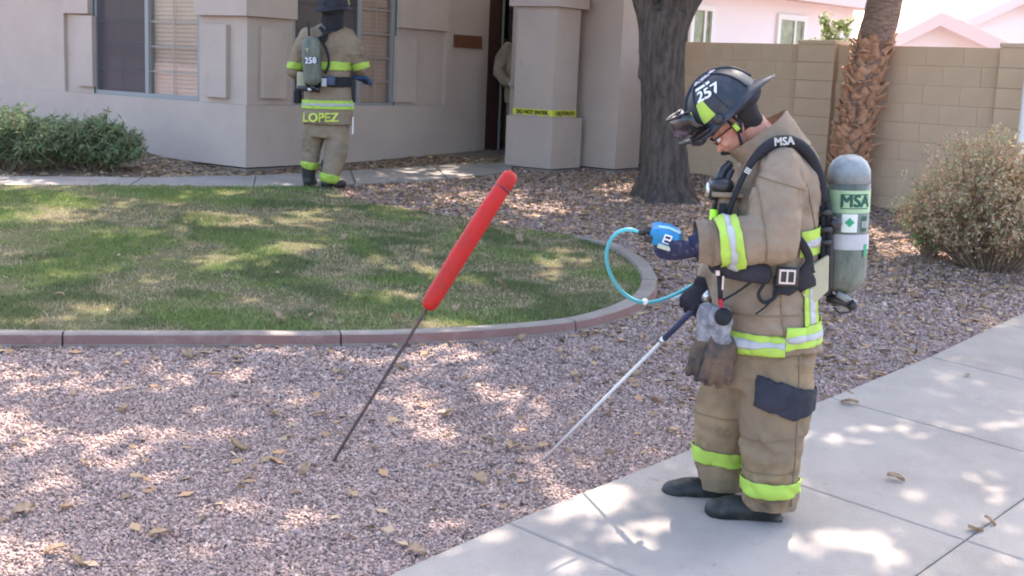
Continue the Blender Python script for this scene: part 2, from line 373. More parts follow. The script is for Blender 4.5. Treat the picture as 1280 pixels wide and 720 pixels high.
bedp = [(p[0], p[1]) for p in wf]+[tuple((C0_-uA_*-7.0+nA_*-.3)[:2]), tuple((C0_+nA_*-.3)[:2]), tuple((C0_+uB_*4.4+nB_*-.3)[:2])]
bd_ = MB(); bd_.add(quadplane(bedp, .018), [tuple(range(len(bedp)))]); obj('planting_bed', bd_, M_LSOIL, kind='structure')
# lawn kerb in cast segments
Z = Vector((0, 0, 1))
curb = thing('lawn_kerb', 'low red-stained concrete kerb curving round the lawn', 'kerb', (curb_w[5].x, curb_w[5].y, zg(curb_w[5].x, curb_w[5].y)))
dens = []
for a, b in zip(curb_path[:-1], curb_path[1:]):
    n = max(1, int((b-a).length/.08)); dens += [a.lerp(b, k/n) for k in range(n)]
dens.append(curb_path[-1]); acc = 0; seg = [dens[0]]; cuts = 1.45; si = 0
def flushseg(seg, si):
    if len(seg) < 3: return
    rings = []; mats = []
    j = random.uniform(-.006, .006); L = len(seg)
    for i, p in enumerate(seg):
        t = (seg[min(i+1, L-1)]-seg[max(i-1, 0)]).normalized(); nn = Vector((t.y, -t.x, 0))
        if i == 0: p = p+t*.005
        if i == L-1: p = p-t*.005
        wob = .004*noise.noise(p*3); prof = [(-.06, -.1), (-.06, .05), (-.05, .072), (.043, .075), (.056, .066), (.06, .05), (.066, .018), (.068, -.1)]
        rings.append([p+nn*(a+wob+j)+Vector((0, 0, zg(p.x, p.y)+b+wob+j*.5)) for a, b in prof])
    mb = MB(); n = 8; vs = [v-Z*.042*max(0, min(1, (v.y-10.3)*2)) for r in rings for v in r]; fs = []; ms = []
    for i in range(L-1):
        for q in range(n-1): fs.append((i*n+q, i*n+q+1, (i+1)*n+q+1, (i+1)*n+q)); ms.append(1 if q in (4, 5) else 0)
    fs.append(tuple(range(n))); ms.append(0); fs.append(tuple(range((L-1)*n, L*n))[::-1]); ms.append(0)
    mb.v = [tuple(v) for v in vs]; mb.f = fs; mb.m = ms
    me = mb.mesh('kerb_segment'); bm = bmesh.new(); bm.from_mesh(me); bmesh.ops.recalc_face_normals(bm, faces=bm.faces[:]); bm.to_mesh(me); bm.free()
    link('kerb_segment', me, [M_CURB, M_CURBRED if seg[0].x < .75 and seg[0].y < 9 else M_CURB], curb)
for a, b in zip(dens[:-1], dens[1:]):
    seg.append(b); acc += (b-a).length
    if acc > cuts: flushseg(seg, si); si += 1; seg = [b]; acc = 0; cuts = 1.3+.3*random.random()
flushseg(seg, si)

# ------------------------------------------------------------------ the house
C0 = G(307, 219); C0 = Vector((C0.x, C0.y, 0)); AZ = -0.6355
uA = Vector((-math.cos(AZ), -math.sin(AZ), 0)); nA = Vector((math.sin(AZ), -math.cos(AZ), 0))
uB = Vector((-uA.y*-1 if False else math.sin(-AZ), math.cos(AZ), 0)); nB = Vector((math.cos(AZ), -math.sin(-AZ), 0))
Z = Vector((0, 0, 1))
def onA(px, py, off=0): q = onplane(px, py, C0+nA*off, nA); return ((q-C0).dot(uA), q.z)
def onB(px, py, off=0): q = onplane(px, py, C0+nB*off, nB); return ((q-C0).dot(uB), q.z)
zs = onA(306.6, 209.5)[1]; zl = onA(300, 131)[1]; zt = onA(290, 19.5)[1]; ZTOP = 3.22
house = thing('stucco_house', 'mauve beige stucco house with shuttered windows and entry porch beside the lawn', 'house', (C0.x, C0.y, zg(C0.x, C0.y)))
def wbox(mb, u, n, u0, u1, z0, z1, n0, n1): mb.quadbox(C0+u*u0+n*n0+Z*z0, u*(u1-u0), n*(n1-n0), Z*(z1-z0)); return mb
def wallgroup(u, n, U0, UR, UE, w0, w1, wz, ws=0.0):
    """one facade: recess from the corner to UR, window w0..w1 from wz up, plain wall to UE"""
    obj('wall', wbox(MB(), u, n, U0, UE, zs, zl, -.2, 0), M_STUCCO, house)
    obj('wall', wbox(MB(), u, n, UR, UE, zl+.001, ZTOP, -.2, -.001), M_STUCCO, house)
    r = MB(); a = max(U0, .04)
    for ua, ub, za, zb in ((a, w0, zl+.001, zt-.003), (w1, UR-.001, zl+.001, zt-.003), (w0+.001, w1-.001, zl+.001, wz)):
        if zb > za+.01: obj('wall', wbox(MB(), u, n, ua, ub, za, zb, -.2, -.045), M_STUCCO, house, label='recessed stucco around the window')
    for ua, ub, za, zb, off in ((-.03 if U0 <= 0 else U0, w0-.002, zt, ZTOP, .03), (w1+.002, UR-.002, zt, ZTOP, .03), (w0-.001, w1+.001, 3.05, ZTOP-.003, .027)):
        obj('trim_band', wbox(MB(), u, n, ua, ub, za, zb, -.2, off), M_STUCCO, house)
    obj('foundation', wbox(MB(), u, n, (.035 if U0 <= 0 else U0), UE, zs-1.0, zs-.018, -.2, -.035), M_STEM, house)
def window(u, n, w0, w1, z0, z1, split, screen_first, blindmat=M_BLIND):
    fr = MB(); t = .045
    wbox(fr, u, n, w0, w0+t, z0, z1, -.13, -.055); wbox(fr, u, n, w1-t, w1, z0, z1, -.13, -.055)
    wbox(fr, u, n, w0+t, w1-t, z0, z0+t, -.13, -.053); wbox(fr, u, n, w0+t, w1-t, z1-t, z1, -.13, -.053)
    fo = obj('window', fr, M_FRAME, house)
    wbox(mm := MB(), u, n, split-.03, split+.03, z0+t, z1-t, -.125, -.05); obj('mullion', mm, M_FRAME, fo)
    for k, (a, b) in enumerate(((w0+t, split-.03), (split+.03, w1-t))):
        wbox(gm := MB(), u, n, a+.001, b-.001, z0+t, z1-t, -.092, -.088); obj('pane', gm, M_GLASS, fo)
        mu = MB(); zz = z0+t+.245
        while zz < z1: wbox(mu, u, n, a, b, zz-.008, zz+.008, -.084, -.076); zz += .27
        wbox(mu, u, n, (a+b)/2-.006, (a+b)/2+.006, z0+t, z1-t, -.075, -.07)
        obj('muntin', mu, M_MUNT, fo)
        if (k == 0) == screen_first: wbox(sm := MB(), u, n, a, b, z0+t, z1-t, -.066, -.064); obj('screen', sm, M_SCREEN, fo)
    sl_ = MB(); zz = z0+.03
    while zz < z1:
        o = C0+u*(w0+.01)+n*(-.15)+Z*zz; sl_.quadbox(o, u*(w1-w0-.02), n*-.012+Z*.044, n*.002+Z*.0006); zz += .046
    obj('blind', sl_, blindmat, fo)
    wbox(bk := MB(), u, n, w0, w1, z0, z1, -.2, -.19); obj('shade_backing', bk, M_DARK, fo)  # dark sheet stands in for the shaded room behind the blind
    wbox(si := MB(), u, n, w0-.01, w1+.01, z0-.03, z0-.001, -.12, -.03); obj('sill', si, M_FRAME, fo)
    gk = MB(); e = w1 if screen_first is False else w1
    wbox(gk, u, n, w1-.008, w1+.001, z0+.002, z1, -.07, -.04); obj('gasket', gk, M_SEAL, fo)
# facade A
ur = onA(80, 60)[0]; wA1 = onA(121.5, 60, -.09)[0]; wA0 = onA(253.5, 60, -.09)[0]; wz = onA(200, 122.5, -.09)[1]; sp = onA(187, 60, -.09)[0]
wallgroup(uA, nA, 0, ur, 6.5, wA0, wA1, wz); window(uA, nA, wA0, wA1, wz, 3.04, sp, False)
def shutter(u, n, on, xa, xb, ya, yb):
    a = on(xa, ya)[0]; b = on(xb, ya)[0]; z1 = on((xa+xb)/2, ya)[1]; z0 = on((xa+xb)/2, yb)[1]
    obj('shutter', wbox(MB(), u, n, min(a, b), max(a, b), z0, z1, -.047, .012), M_STUCCO, house)
shutter(uA, nA, onA, 283.5, 255.5, 30.5, 121.5); shutter(uA, nA, onA, 115.5, 93.5, 19.5, 107.5)
# facade B
BE = onB(608, 120)[0]; urb = onB(557, 90)[0]; wB0 = onB(362, 60, -.09)[0]; wB1 = onB(491, 60, -.09)[0]; wzb = onB(430, 133, -.09)[1]; spb = onB(446, 60, -.09)[0]
wallgroup(uB, nB, .2, urb, BE, wB0, wB1, wzb); window(uB, nB, wB0, wB1, wzb, 3.04, spb, True)
shutter(uB, nB, onB, 329, 359, 34.5, 123); shutter(uB, nB, onB, 497, 521, 46, 127.5)
pl = [onB(567, 43), onB(600, 62)]
obj('door_plaque', wbox(MB(), uB, nB, pl[0][0], pl[1][0], pl[1][1]+.01, pl[0][1], -.001, .03), M_PLAQ, house)
# door jamb, opening, entry wall
Eb = C0+uB*(BE+.001); zf = zs-.02
jw = onB(624, 120)[0]-BE
jm = MB(); wbox(jm, uB, nB, BE+.002, BE+jw, zf-.03, ZTOP, -.16, -.012); wbox(jm, uB, nB, BE+jw+.001, BE+jw+.035, zf-.03, ZTOP, -.14, -.05)
dj = obj('door_frame', jm, M_BROWN, house)
wbox(ws_ := MB(), uB, nB, BE+jw+.036, BE+jw+.06, zf, ZTOP, -.03, -.006); obj('weatherstrip', ws_, M_FRAME, dj)
BD = BE+jw+.05
er = MB()   # entry wall to the right of the opening, seen edge on behind the column
aR = uA*-1.0
def ebox(mb, s0_, s1_, z0, z1, d0_, d1_, base): mb.quadbox(base+aR*s0_+uB*d0_+Z*z0, aR*(s1_-s0_), uB*(d1_-d0_), Z*(z1-z0)); return mb
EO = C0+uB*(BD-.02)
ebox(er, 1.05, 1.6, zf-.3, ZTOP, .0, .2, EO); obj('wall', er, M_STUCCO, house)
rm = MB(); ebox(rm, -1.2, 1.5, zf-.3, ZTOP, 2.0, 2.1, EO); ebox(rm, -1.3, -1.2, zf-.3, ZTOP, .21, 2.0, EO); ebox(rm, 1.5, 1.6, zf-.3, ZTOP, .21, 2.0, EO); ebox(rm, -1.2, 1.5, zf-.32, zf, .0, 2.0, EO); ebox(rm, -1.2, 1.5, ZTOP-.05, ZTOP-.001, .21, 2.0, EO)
obj('entry_hall', rm, M_DARK, house)  # hall surfaces coloured near black for the shade indoors
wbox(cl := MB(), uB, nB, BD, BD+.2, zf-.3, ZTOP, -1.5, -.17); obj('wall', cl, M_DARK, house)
# stoop slab
st = MB(); P0 = C0+uB*(BE-.25)+nB*.02
st.quadbox(P0+Z*(zf-.45), nB*2.6, uB*.62, Z*.36); obj('stoop', st, M_WALK, house)
# column
kc = G(688, 218); zc0 = kc.z
def colbox(mb, wl, wr, z0, z1, ex): mb.quadbox(kc+nB*0+uA*(-ex)+uB*(-ex)+Z*(z0-kc.z), uA*(wl+2*ex), uB*(wr+2*ex), Z*(z1-z0)); return mb
def colu(px, py):                                # width along the left face
    q = onplane(px, py, kc, nA); return (q-kc).dot(uA)
def colv(px, py): q = onplane(px, py, kc, nB); return (q-kc).dot(uB)
wl = colu(632, 178); wr = colv(726, 180); ztop_b = onplane(697, 148, kc, Vector((0, -1, 0))).z; zcap = onplane(697, 8, kc, Vector((0, -1, 0))).z; zscr = onplane(690, 213, kc, Vector((0, -1, 0))).z
wls = colu(645, 80)-.0
obj('column_footing', colbox(MB(), wl, wr, zc0-.4, zscr, -.03), M_STEM, house)
obj('column_base', colbox(MB(), wl, wr, zscr+.012, ztop_b, 0), M_STUCCO, house)
obj('column_shaft', colbox(MB(), wl, wr, ztop_b+.001, zcap, -.055), M_STUCCO, house)
obj('column_cap', colbox(MB(), wl, wr, zcap+.001, zcap+.12, .015), M_STUCCO, house)
obj('porch_beam', colbox(MB(), wl, 3.2, zcap+.121, ZTOP, -.06), M_STUCCO, house)
# wing beyond the column
kw = G(768, 218); 
def wingbox(u, n, u0, u1, z0, z1, n0, n1, mb=None):
    mb = mb or MB(); mb.quadbox(Vector((kw.x, kw.y, 0))+u*u0+n*n0+Z*z0, u*(u1-u0), n*(n1-n0), Z*(z1-z0)); return mb
zw = onplane(768, 211.5, kw, nA).z; wB = onplane(793, 200, kw, nB); lB = (wB-kw).dot(uB)
obj('wall', wingbox(uA, nA, 0, 1.6, zw, ZTOP-.002, -.25, 0), M_STUCCO, house); obj('foundation', wingbox(uA, nA, .03, 1.6, zw-.9, zw-.015, -.25, -.03), M_STEM, house)
obj('wall', wingbox(uB, nB, .251, lB+.10, zw, ZTOP-.002, -.25, 0), M_STUCCO, house); obj('foundation', wingbox(uB, nB, .251, lB+.10, zw-.9, zw-.015, -.25, -.03), M_STEM, house)
# roof: low hipped slab over the body
rf = MB(); q0 = C0+nA*.12+nB*.12; A1 = q0+uA*8; A2 = A1+uB*9; A3 = q0+uB*9
R1 = q0+uA*4+uB*4.2; R2 = q0+uA*4+uB*5; up = ZTOP+1.5
rf.add([v+Z*ZTOP for v in (q0, A1, A2, A3)]+[v+Z*(ZTOP+.12) for v in (q0, A1, A2, A3)]+[R1+Z*up, R2+Z*up], [(3,2,1,0),(0,1,5,4),(1,2,6,5),(2,3,7,6),(3,0,4,7),(4,5,8),(5,6,9,8),(6,7,9),(7,4,8,9)])
obj('roof', rf, M_TILE, house)
# caution tape round the column
tz0 = ztop_b+.012; th = .075
tp = thing('caution_tape', 'yellow caution tape with black lettering wrapped round the porch column', 'tape', (kc.x, kc.y, tz0))
ex = -.051
def loop(ex, z): b = kc+Z*(z-kc.z); o = [b+uA*(-ex)+uB*(-ex), b+uA*(wl+ex)+uB*(-ex), b+uA*(wl+ex)+uB*(wr+ex), b+uA*(-ex)+uB*(wr+ex)]; return o
tm = MB(); A = loop(ex, tz0); B = loop(ex, tz0+th); Ai = loop(ex-.002, tz0); Bi = loop(ex-.002, tz0+th)
for i in range(4):
    j = (i+1) % 4; b0, b1, c1, c0 = A[i], A[j], B[j], B[i]
    segs = 10; prev = None; vs = []; fs = []
    for k in range(segs+1):
        p = b0.lerp(b1, k/segs); q = c0.lerp(c1, k/segs); e = (b1-b0).normalized().cross(Z)*(.003*math.sin(k*1.7+i)+.004)
        if k in (0, segs): e = e*0
        vs += [p+e, q+e*-.5]
    fs = [(2*k, 2*k+2, 2*k+3, 2*k+1) for k in range(segs)]; tm.add(vs, fs)
obj('tape_band', tm, M_TAPE, tp)
# outward offsets for the print
fl = wl+2*ex if False else wl-.1; cl_ = kc+uA*(wl/2); dl = uA*-1
obj_t = textmesh('DO NOT ENTER', .062, bold=.0022, fn=lambda x, y, z: kc+uA*(wl/2-.0)-uA*(x)+nA*0+uB*(-(ex)-.0)*1+nA*.012+Z*(tz0+th/2+y-kc.z))
link('tape_lettering', obj_t, M_TAPEK, tp)
obj_t = textmesh('CAUTION DO', .062, bold=.0022, fn=lambda x, y, z: kc+uB*(wr/2+x)+uA*(-(ex))+nB*.012+Z*(tz0+th/2+y-kc.z))
link('tape_lettering', obj_t, M_TAPEK, tp)

# ------------------------------------------------------------------ block wall
bwa = math.radians(-45); bw0 = G(1110, 260); bd = Vector((math.cos(bwa), math.sin(bwa), 0))
bz = zg(bw0.x, bw0.y); ztw = onplane(1110, 57.2, bw0, Vector((bd.y, -bd.x, 0))).z
bwall = thing('block_wall', 'tan concrete block garden wall with raised piers behind the palm', 'wall', (bw0.x, bw0.y, ztw-.2*9), bwa)
bh = .2; bl = .41; blk = MB(); blk.box((0, 0, 0), (bl-.004, .15, bh-.004), bev=.0035); bme = blk.mesh('block'); bme.materials.append(M_BLOCK)
hb = MB(); hb.box((0, 0, 0), (bl/2-.007, .15, bh-.007), bev=.006); hme = hb.mesh('block'); hme.materials.append(M_BLOCK)
def wloc(px): # local x along the wall for a photo column near the top
    q = onplane(px, 57, bw0, Vector((bd.y, -bd.x, 0))); return (q-bw0).dot(bd)
pa, pb = wloc(1007), wloc(1053); pc = wloc(1259); pd = pc+.42
def child(name, me, parent, loc, rot=0):
    o = bpy.data.objects.new(name, me); COL.objects.link(o); o.parent = parent; o.location = loc; o.rotation_euler = (0, 0, rot); return o
ofs = wloc(1141)  # vertical joint in second course
for (xa, xb) in ((-6.2, pa), (pb, pc), (pd, pd+2.2)):
    for c in range(-1, 9):
        st_ = ofs+(0 if c % 2 else bl/2); k0 = math.floor((xa-st_)/bl); x = st_+k0*bl
        while x < xb:
            a, b = max(x, xa), min(x+bl, xb)
            if b-a > .06:
                sc = (b-a-.007)/(bl-.007); o = child('block', bme, bwall, ((a+b)/2, 0, c*bh+bh/2+random.uniform(-.001, .001))); o.scale = (sc, 1, 1)
                o.location.y = random.uniform(-.0025, .0025)
            x += bl
    mo = MB(); mo.box(((xa+xb)/2, 0, .8), (xb-xa-.002, .142, 2.0-.008)); obj('mortar', mo, M_MORTAR, bwall, world=False)
for a, b in ((pa, pb), (pd-.42, pd)):
    for c in range(-1, 9):
        o = child('block', bme, bwall, ((a+b)/2, 0, c*bh+bh/2)); o.scale = ((b-a-.006)/(bl-.007), 1.9, 1)
    cp = MB(); cp.box(((a+b)/2, 0, 9*bh+.022), (b-a+.012, .31, .045), bev=.006); obj('pier_cap', cp, M_BLOCK, bwall, world=False)
    mo = MB(); mo.box(((a+b)/2, 0, .8), (b-a-.02, .25, 2.0)); obj('mortar', mo, M_MORTAR, bwall, world=False)
# white post at the right edge
wp = onplane(1277, 178, bw0-Vector((bd.y, -bd.x, 0))*-.35, Vector((bd.y, -bd.x, 0))); wpt = onplane(1277, 85, bw0-Vector((bd.y, -bd.x, 0))*-.35, Vector((bd.y, -bd.x, 0)))
pm = MB(); zz0 = zg(wp.x, wp.y); pm.tube([(wp.x, wp.y, zz0-.1), (wp.x, wp.y, wpt.z)], .045, 14); pm.tube([(wp.x, wp.y, wpt.z-.001), (wp.x, wp.y, wpt.z+.04)], .055, 14)
po = obj('vent_pipe', pm, M_WTRIM, smooth=False); tag(po, 'white pipe standing before the block wall at the right edge', 'pipe'); settle(po, (wp.x, wp.y, zz0))

# ------------------------------------------------------------------ houses beyond the wall
def far_house(label, px_l, Y, ang, length, ztop, wins, roof=True):
    p0 = CAM+ray(px_l, 40)*(Y/ray(px_l, 40).y); p0 = Vector((p0.x, p0.y, 0)); u = Vector((math.cos(ang), math.sin(ang), 0)); n = Vector((u.y, -u.x, 0)); z0 = zg(p0.x, p0.y)
    h = thing('neighbour_house', label, 'house', (p0.x, p0.y, z0))
    m = MB(); m.quadbox(p0+u*-3+Z*(z0-.5)-n*6, u*(length+3), n*6, Z*(ztop-z0+.5)); obj('wall', m, M_PINK, h)
    for a, b, c, d in wins:
        def on(px, py): q = onplane(px, py, p0, n); return (q-p0).dot(u), q.z
        (ua, zt_), (ub, zb_) = on(a, c), on(b, d)
        zb_ -= .5; m = MB(); t = .09; q = p0+n*.002
        m.quadbox(q+u*(ua-t)+Z*zb_, u*t, n*.05, Z*(zt_-zb_+t)); m.quadbox(q+u*ub+Z*zb_, u*t, n*.05, Z*(zt_-zb_+t)); m.quadbox(q+u*ua+Z*zt_, u*(ub-ua), n*.05, Z*t); m.quadbox(q+u*ua+Z*(zb_-t), u*(ub-ua), n*.05, Z*t)
        w_ = obj('window', m, M_WTRIM, h); m = MB(); m.quadbox(q+u*ua+Z*zb_, u*(ub-ua), n*.012, Z*(zt_-zb_)); obj('pane', m, mat('far_pane', (.16, .19, .13), .2, .6, ((.3, .33, .22), 3, .4, .6)), w_)
        m = MB(); m.quadbox(q+u*(ua+(ub-ua)*.62)+Z*zb_+n*.013, u*.05, n*.02, Z*(zt_-zb_)); obj('mullion', m, M_WTRIM, w_)
    if roof:
        m = MB(); e = .45; a = p0+u*-3.5+n*e+Z*ztop; L = u*(length+4)
        m.add([a, a+L, a+L+Z*.2, a+Z*.2, a-n*7+Z*2.6, a+L-n*7+Z*2.6, a-n*7, a+L-n*7], [(0,1,2,3),(3,2,5,4),(1,0,6,7),(0,3,4,6),(1,7,5,2)]); r = obj('roof', m, M_TILE, h)
        m = MB(); m.quadbox(a+n*.002-Z*.02, L, n*.03, Z*.22); obj('fascia', m, M_FASC, h)
    return h
far_house('pale pink stucco house behind the block wall with white-trimmed windows', 870, 20, math.radians(46), 4.75, 3.38, [(866, 885, 12, 52), (974, 1001, 24, 52)])
def gable_house(label, Y, peak, left, right, depth=8, wing=None):
    def at(px, py): d = ray(px, py); return CAM+d*(Y/d.y)
    P, L, R = at(*peak), at(*left), at(*right); z0 = zg(0, 17)
    h = thing('neighbour_house', label, 'house', (P.x, P.y, z0)); D = Vector((0, depth, 0))
    # lower rafters: extend to common eave
    m = MB(); pts = [Vector((L.x, Y, z0-.3)), Vector((R.x, Y, z0-.3)), Vector((R.x, Y, R.z)), Vector((P.x, Y, P.z)), Vector((L.x, Y, L.z))]
    vs = pts+[p+D for p in pts]; m.add(vs, [(0,1,2,3,4), (9,8,7,6,5), (1,6,7,2), (0,4,9,5)]); obj('wall', m, M_PINK, h)
    up_ = Z*.09; f = Vector((0, -.35, 0)); 
    for S, nm in ((L, 'l'), (R, 'r')):
        e = (S-P); m = MB(); m.quadbox(P+f+Z*.02, e*1.08, D-f, Z*.1); obj('roof_slope', m, M_TILE, h)
        m = MB(); m.quadbox(P+f*1.06-Z*.17, e*1.08, Vector((0, -.05, 0)), Z*.26); obj('fascia', m, M_FASC, h)
    return h
gable_house('pale house with a low pink gable beyond the wall right of the palm', 26, (1168, 22), (1096, 58), (1262, 66))
gable_house('lilac gable end of the house farthest right beyond the wall', 33, (1276, -4), (1208, 27), (1360, 40))
# ------------------------------------------------------------------ sun patches seen on the ground = gaps in the crown
LIT = [(1172,503,40,10),(1120,480,24,5),(1268,545,36,26),(1245,628,26,9),(1045,702,60,14),(790,682,46,26),(1000,560,18,5),(1075,545,22,5),(690,660,30,12),(1240,408,60,9),(1190,440,18,5),
 (1120,312,75,24),(1090,345,35,8),(1160,330,40,9),(632,505,58,34),(516,500,46,36),(600,455,34,14),(320,440,60,14),(300,470,40,12),(120,485,50,14),(30,470,55,26),(190,560,95,34),(60,620,50,20),(330,640,70,12),(250,690,40,12),(450,690,25,10),(370,500,30,12),(560,650,30,12),
 (740,236,60,7),(590,252,50,5),(440,246,22,3),(885,248,16,9),(860,300,40,16),(700,262,50,6),
 (60,279,80,9),(160,261,55,6),(262,251,50,4),(185,352,46,9),(290,340,60,10),(70,350,34,7),(225,310,26,5),(480,382,56,10),(540,318,30,6),(610,295,40,6),(460,330,40,7),(330,385,40,7),(690,352,40,6),(740,395,22,6),(380,275,50,6),(480,270,40,5),(700,320,30,5),(130,395,50,7)]
def gx_hit(P):
    k = (P[:, 2]-(GX*P[:, 0]+GY*P[:, 1]))/(SUN.z-GX*SUN.x-GY*SUN.y); return P-np.array(SUN)[None, :]*k[:, None]
def gapmask(P, noisecut=.36):
    H = gx_hit(P); px, py = project(H); lit = np.zeros(len(P), bool)
    wob = np.array([noise.noise(Vector((h[0]*3.1, h[1]*3.1, 2))) for h in H]); wob2 = np.array([noise.noise(Vector((h[0]*9, h[1]*9, 5))) for h in H])
    for cx, cy, rx, ry in LIT: lit |= (((px-cx)/rx)**2+((py-cy)/ry)**2) < .66+wob*1.8+wob2*2.3
    back = rng.random(len(P)) < .93
    n1 = np.array([noise.noise(Vector((h[0]*1.4+7, h[1]*1.4, 9))) for h in H])
    lawn_ = inpoly(H[:, 0], H[:, 1], lawn)
    wk_ = ((H[:, 1]-12.7)**2 < 1.2) & (H[:, 0] < -.4) & (H[:, 1] > .46*H[:, 0]+13.0)
    return (lit & back) | (((n1+wob2*.5) > noisecut+.10*(H[:, 0] > .5)-.12*lawn_) & ~wk_) | ((H[:, 0] > 2.0+.25*(H[:, 1]-11)) & (H[:, 1] > 10.4) & (rng.random(len(P)) < .75))
def leafquads(P, size, aspect=.55, up=.3):
    n = len(P); a = rng.normal(size=(n, 3)); a /= np.linalg.norm(a, axis=1)[:, None]; b = rng.normal(size=(n, 3)); b[:, 2] *= .6; b -= a*(a*b).sum(1)[:, None]; b /= np.linalg.norm(b, axis=1)[:, None]
    s = (size*(.65+.7*rng.random(n)))[:, None]; c = np.cross(a, b)
    V = np.stack([P-a*s*.5, P+b*s*aspect*.5+c*s*.08, P+a*s*.5, P-b*s*aspect*.5+c*s*.08], 1).reshape(-1, 3); return V, np.arange(n*4).reshape(-1, 4)
# ------------------------------------------------------------------ shade tree
tb = G(829, 249); TB = Vector((tb.x, tb.y, zg(tb.x, tb.y)))
tree = thing('shade_tree', 'dark grey forked tree trunk standing in the gravel right of the porch column', 'tree', TB)
def bark_tube(pts, rad, n=28, lump=.06):
    mb = MB(); path = smoothpath(pts, 6); R = np.interp(np.linspace(0, 1, len(path)), np.linspace(0, 1, len(rad)), rad)
    mb.tube(path, list(R), n); vs = []
    for v in mb.v:
        q = Vector(v); a = noise.noise(Vector((q.x*5, q.y*5, q.z*1.3)))*lump+noise.noise(Vector((q.x*22, q.y*22, q.z*4)))*.022
        i = min(range(len(path)), key=lambda k: (path[k]-q).length); d = (q-path[i]); d = d.normalized() if d.length > 1e-6 else d; vs.append(q+d*a*R[i]/.25)
    mb.v = [tuple(v) for v in vs]; return mb
def tp_(px, py, dy=0): return onplane(px, py, TB+Vector((0, dy, 0)), Vector((0, 1, 0)))
mid = [tp_(833, 250), tp_(832, 225), tp_(830, 180), tp_(828, 120), tp_(827, 60), tp_(830, 15)]
tmb = MB(); fp = smoothpath([mid[0]-Z*.25]+mid, 3); tmb.tube(fp, list(np.interp(np.linspace(0, 1, len(fp)), np.linspace(0, 1, 7), [.42, .34, .275, .245, .235, .24, .25])), 24)
limbs = []
for px0, e, r0 in ((-1, (-1.3, -.5, 2.5), .155), (1, (1.5, .3, 2.2), .165), (0, (.2, 1.7, 2.7), .13), (0, (.4, -1.6, 2.9), .12)):
    st = tp_(828+px0*12, 45); e = Vector(e); p1 = st+Vector((e.x*.16, e.y*.16, .55)); p2 = st+Vector((e.x*.6, e.y*.6, e.z*.68)); p3 = st+e
    pt = smoothpath([st-Z*.45, st, p1, p2, p3], 4); tmb.tube(pt, list(np.interp(np.linspace(0, 1, len(pt)), [0, 1], [r0, r0*.55])), 14); limbs.append((p3, r0*.55))
for q in range(5):
    a = q*1.3+.4; f_ = TB+Vector((math.cos(a)*.26, math.sin(a)*.26, .0)); tmb.tube([f_+Vector((math.cos(a)*.16, math.sin(a)*.16, -.12)), f_, TB+Vector((math.cos(a)*.14, math.sin(a)*.14, .5))], [.13, .11, .07], 10)
tme = remesh(tmb, .022, 6)
for v in tme.vertices:
    q = v.co; a = abs(noise.noise(Vector((q.x*16, q.y*16, q.z*4.5))))*.012+abs(noise.noise(Vector((q.x*34, q.y*34, q.z*9))))*.006+noise.noise(Vector((q.x*3, q.y*3, q.z*1.1)))*.03; v.co = q+v.normal*(a-.012)
link('trunk', tme, M_BARK, tree, smooth=True)
CC = TB+Vector((.2, -.6, 5.9))
for k, (p, r) in enumerate(limbs):
    for q in range(5):
        a = k*1.57+q*1.3+random.random(); ln = random.uniform(2.2, 4.3); e = p+Vector((math.cos(a)*ln, math.sin(a)*ln, random.uniform(-.2, 1.8)))
        m = bark_tube([p-Z*.1, p.lerp(e, .35)+Z*.3, p.lerp(e, .7)+Z*.35, e], [r*.8, r*.6, r*.4, r*.15], 9, .03)
        obj('branch', m, M_BARK, tree, smooth=True)
n = 78000; u = rng.normal(size=(n, 3)); u /= np.linalg.norm(u, axis=1)[:, None]; rad = (rng.random(n)**.45)[:, None]
P = np.array(CC)+u*rad*np.array([7.2, 7.4, 2.7])
lowcut = CAM_H+.055*P[:, 1]+.85
P = P[(P[:, 2] > np.maximum(lowcut, 3.2)) & (np.array([noise.noise(Vector(p)*.55) for p in P]) > -.28)]
H = gx_hit(P); hx_, hy_ = project(H); P = P[(hx_ > -160) & (hx_ < 1440) & (H[:, 1] < 15.3) & (hy_ < 900)]
P = P[~gapmask(P)]
V, Fq = leafquads(P, .16, .75); npmesh('foliage', V, Fq, 4, M_LEAF, kind='stuff', parent=tree)
# ------------------------------------------------------------------ palm
PB = G(1066, 258); PB = Vector((PB.x, PB.y, zg(PB.x, PB.y)))
palm = thing('palm_tree', 'leaning palm with shaggy orange leaf stubs on its trunk before the block wall', 'palm', PB)
def pp(px, py, dy=0): return onplane(px, py, PB+Vector((0, dy, 0)), Vector((0, 1, 0)))
ax = [pp(1062, 262)-Z*.1, pp(1061, 220), pp(1065, 185), pp(1072, 145), pp(1080, 105), pp(1089, 65), pp(1100, 28), pp(1110, -12)]; top = ax[-1]
lean = (ax[-1]-ax[-3]); ax += [top+lean*1.6+Z*.2, top+lean*3+Z*.8, top+lean*3.9+Z*1.7]
pal_path = smoothpath(ax, 5); mb = bark_tube(ax, [.19, .18, .17, .165, .165, .165, .175, .175, .17, .16, .16], 24, .03); obj('trunk', mb, M_PALMT, palm, smooth=True)
boots = []
for vi in range(4):                               # four shapes of cut petiole base, shared
    L = (.10, .13, .09, .15)[vi]; wv = (.11, .09, .13, .08)[vi]; m = MB(); rings = []
    for t, ww, th_, rise in ((0, 1, .028, 0), (.35, .85, .026, .014), (.7, .6, .022, .034), (1, .5, .018, .058)):
        c = Vector((rise, 0, L*t-.03)); x = ww*wv/2*(1+.1*random.random()); rings.append([c+Vector((a*th_, b*x, 0)) for a, b in ((-.6, -.9), (.1, -1), (.5, -.4), (.6, .3), (.2, 1), (-.6, .9))])
    m.loft(rings); me = m.mesh('leaf_base'); me.materials.append(M_PALMB); me.transform(Matrix.Translation((0, 0, 0))); boots.append(me)
bi = 0; ga = 0
zlo, zhi = 0, 0
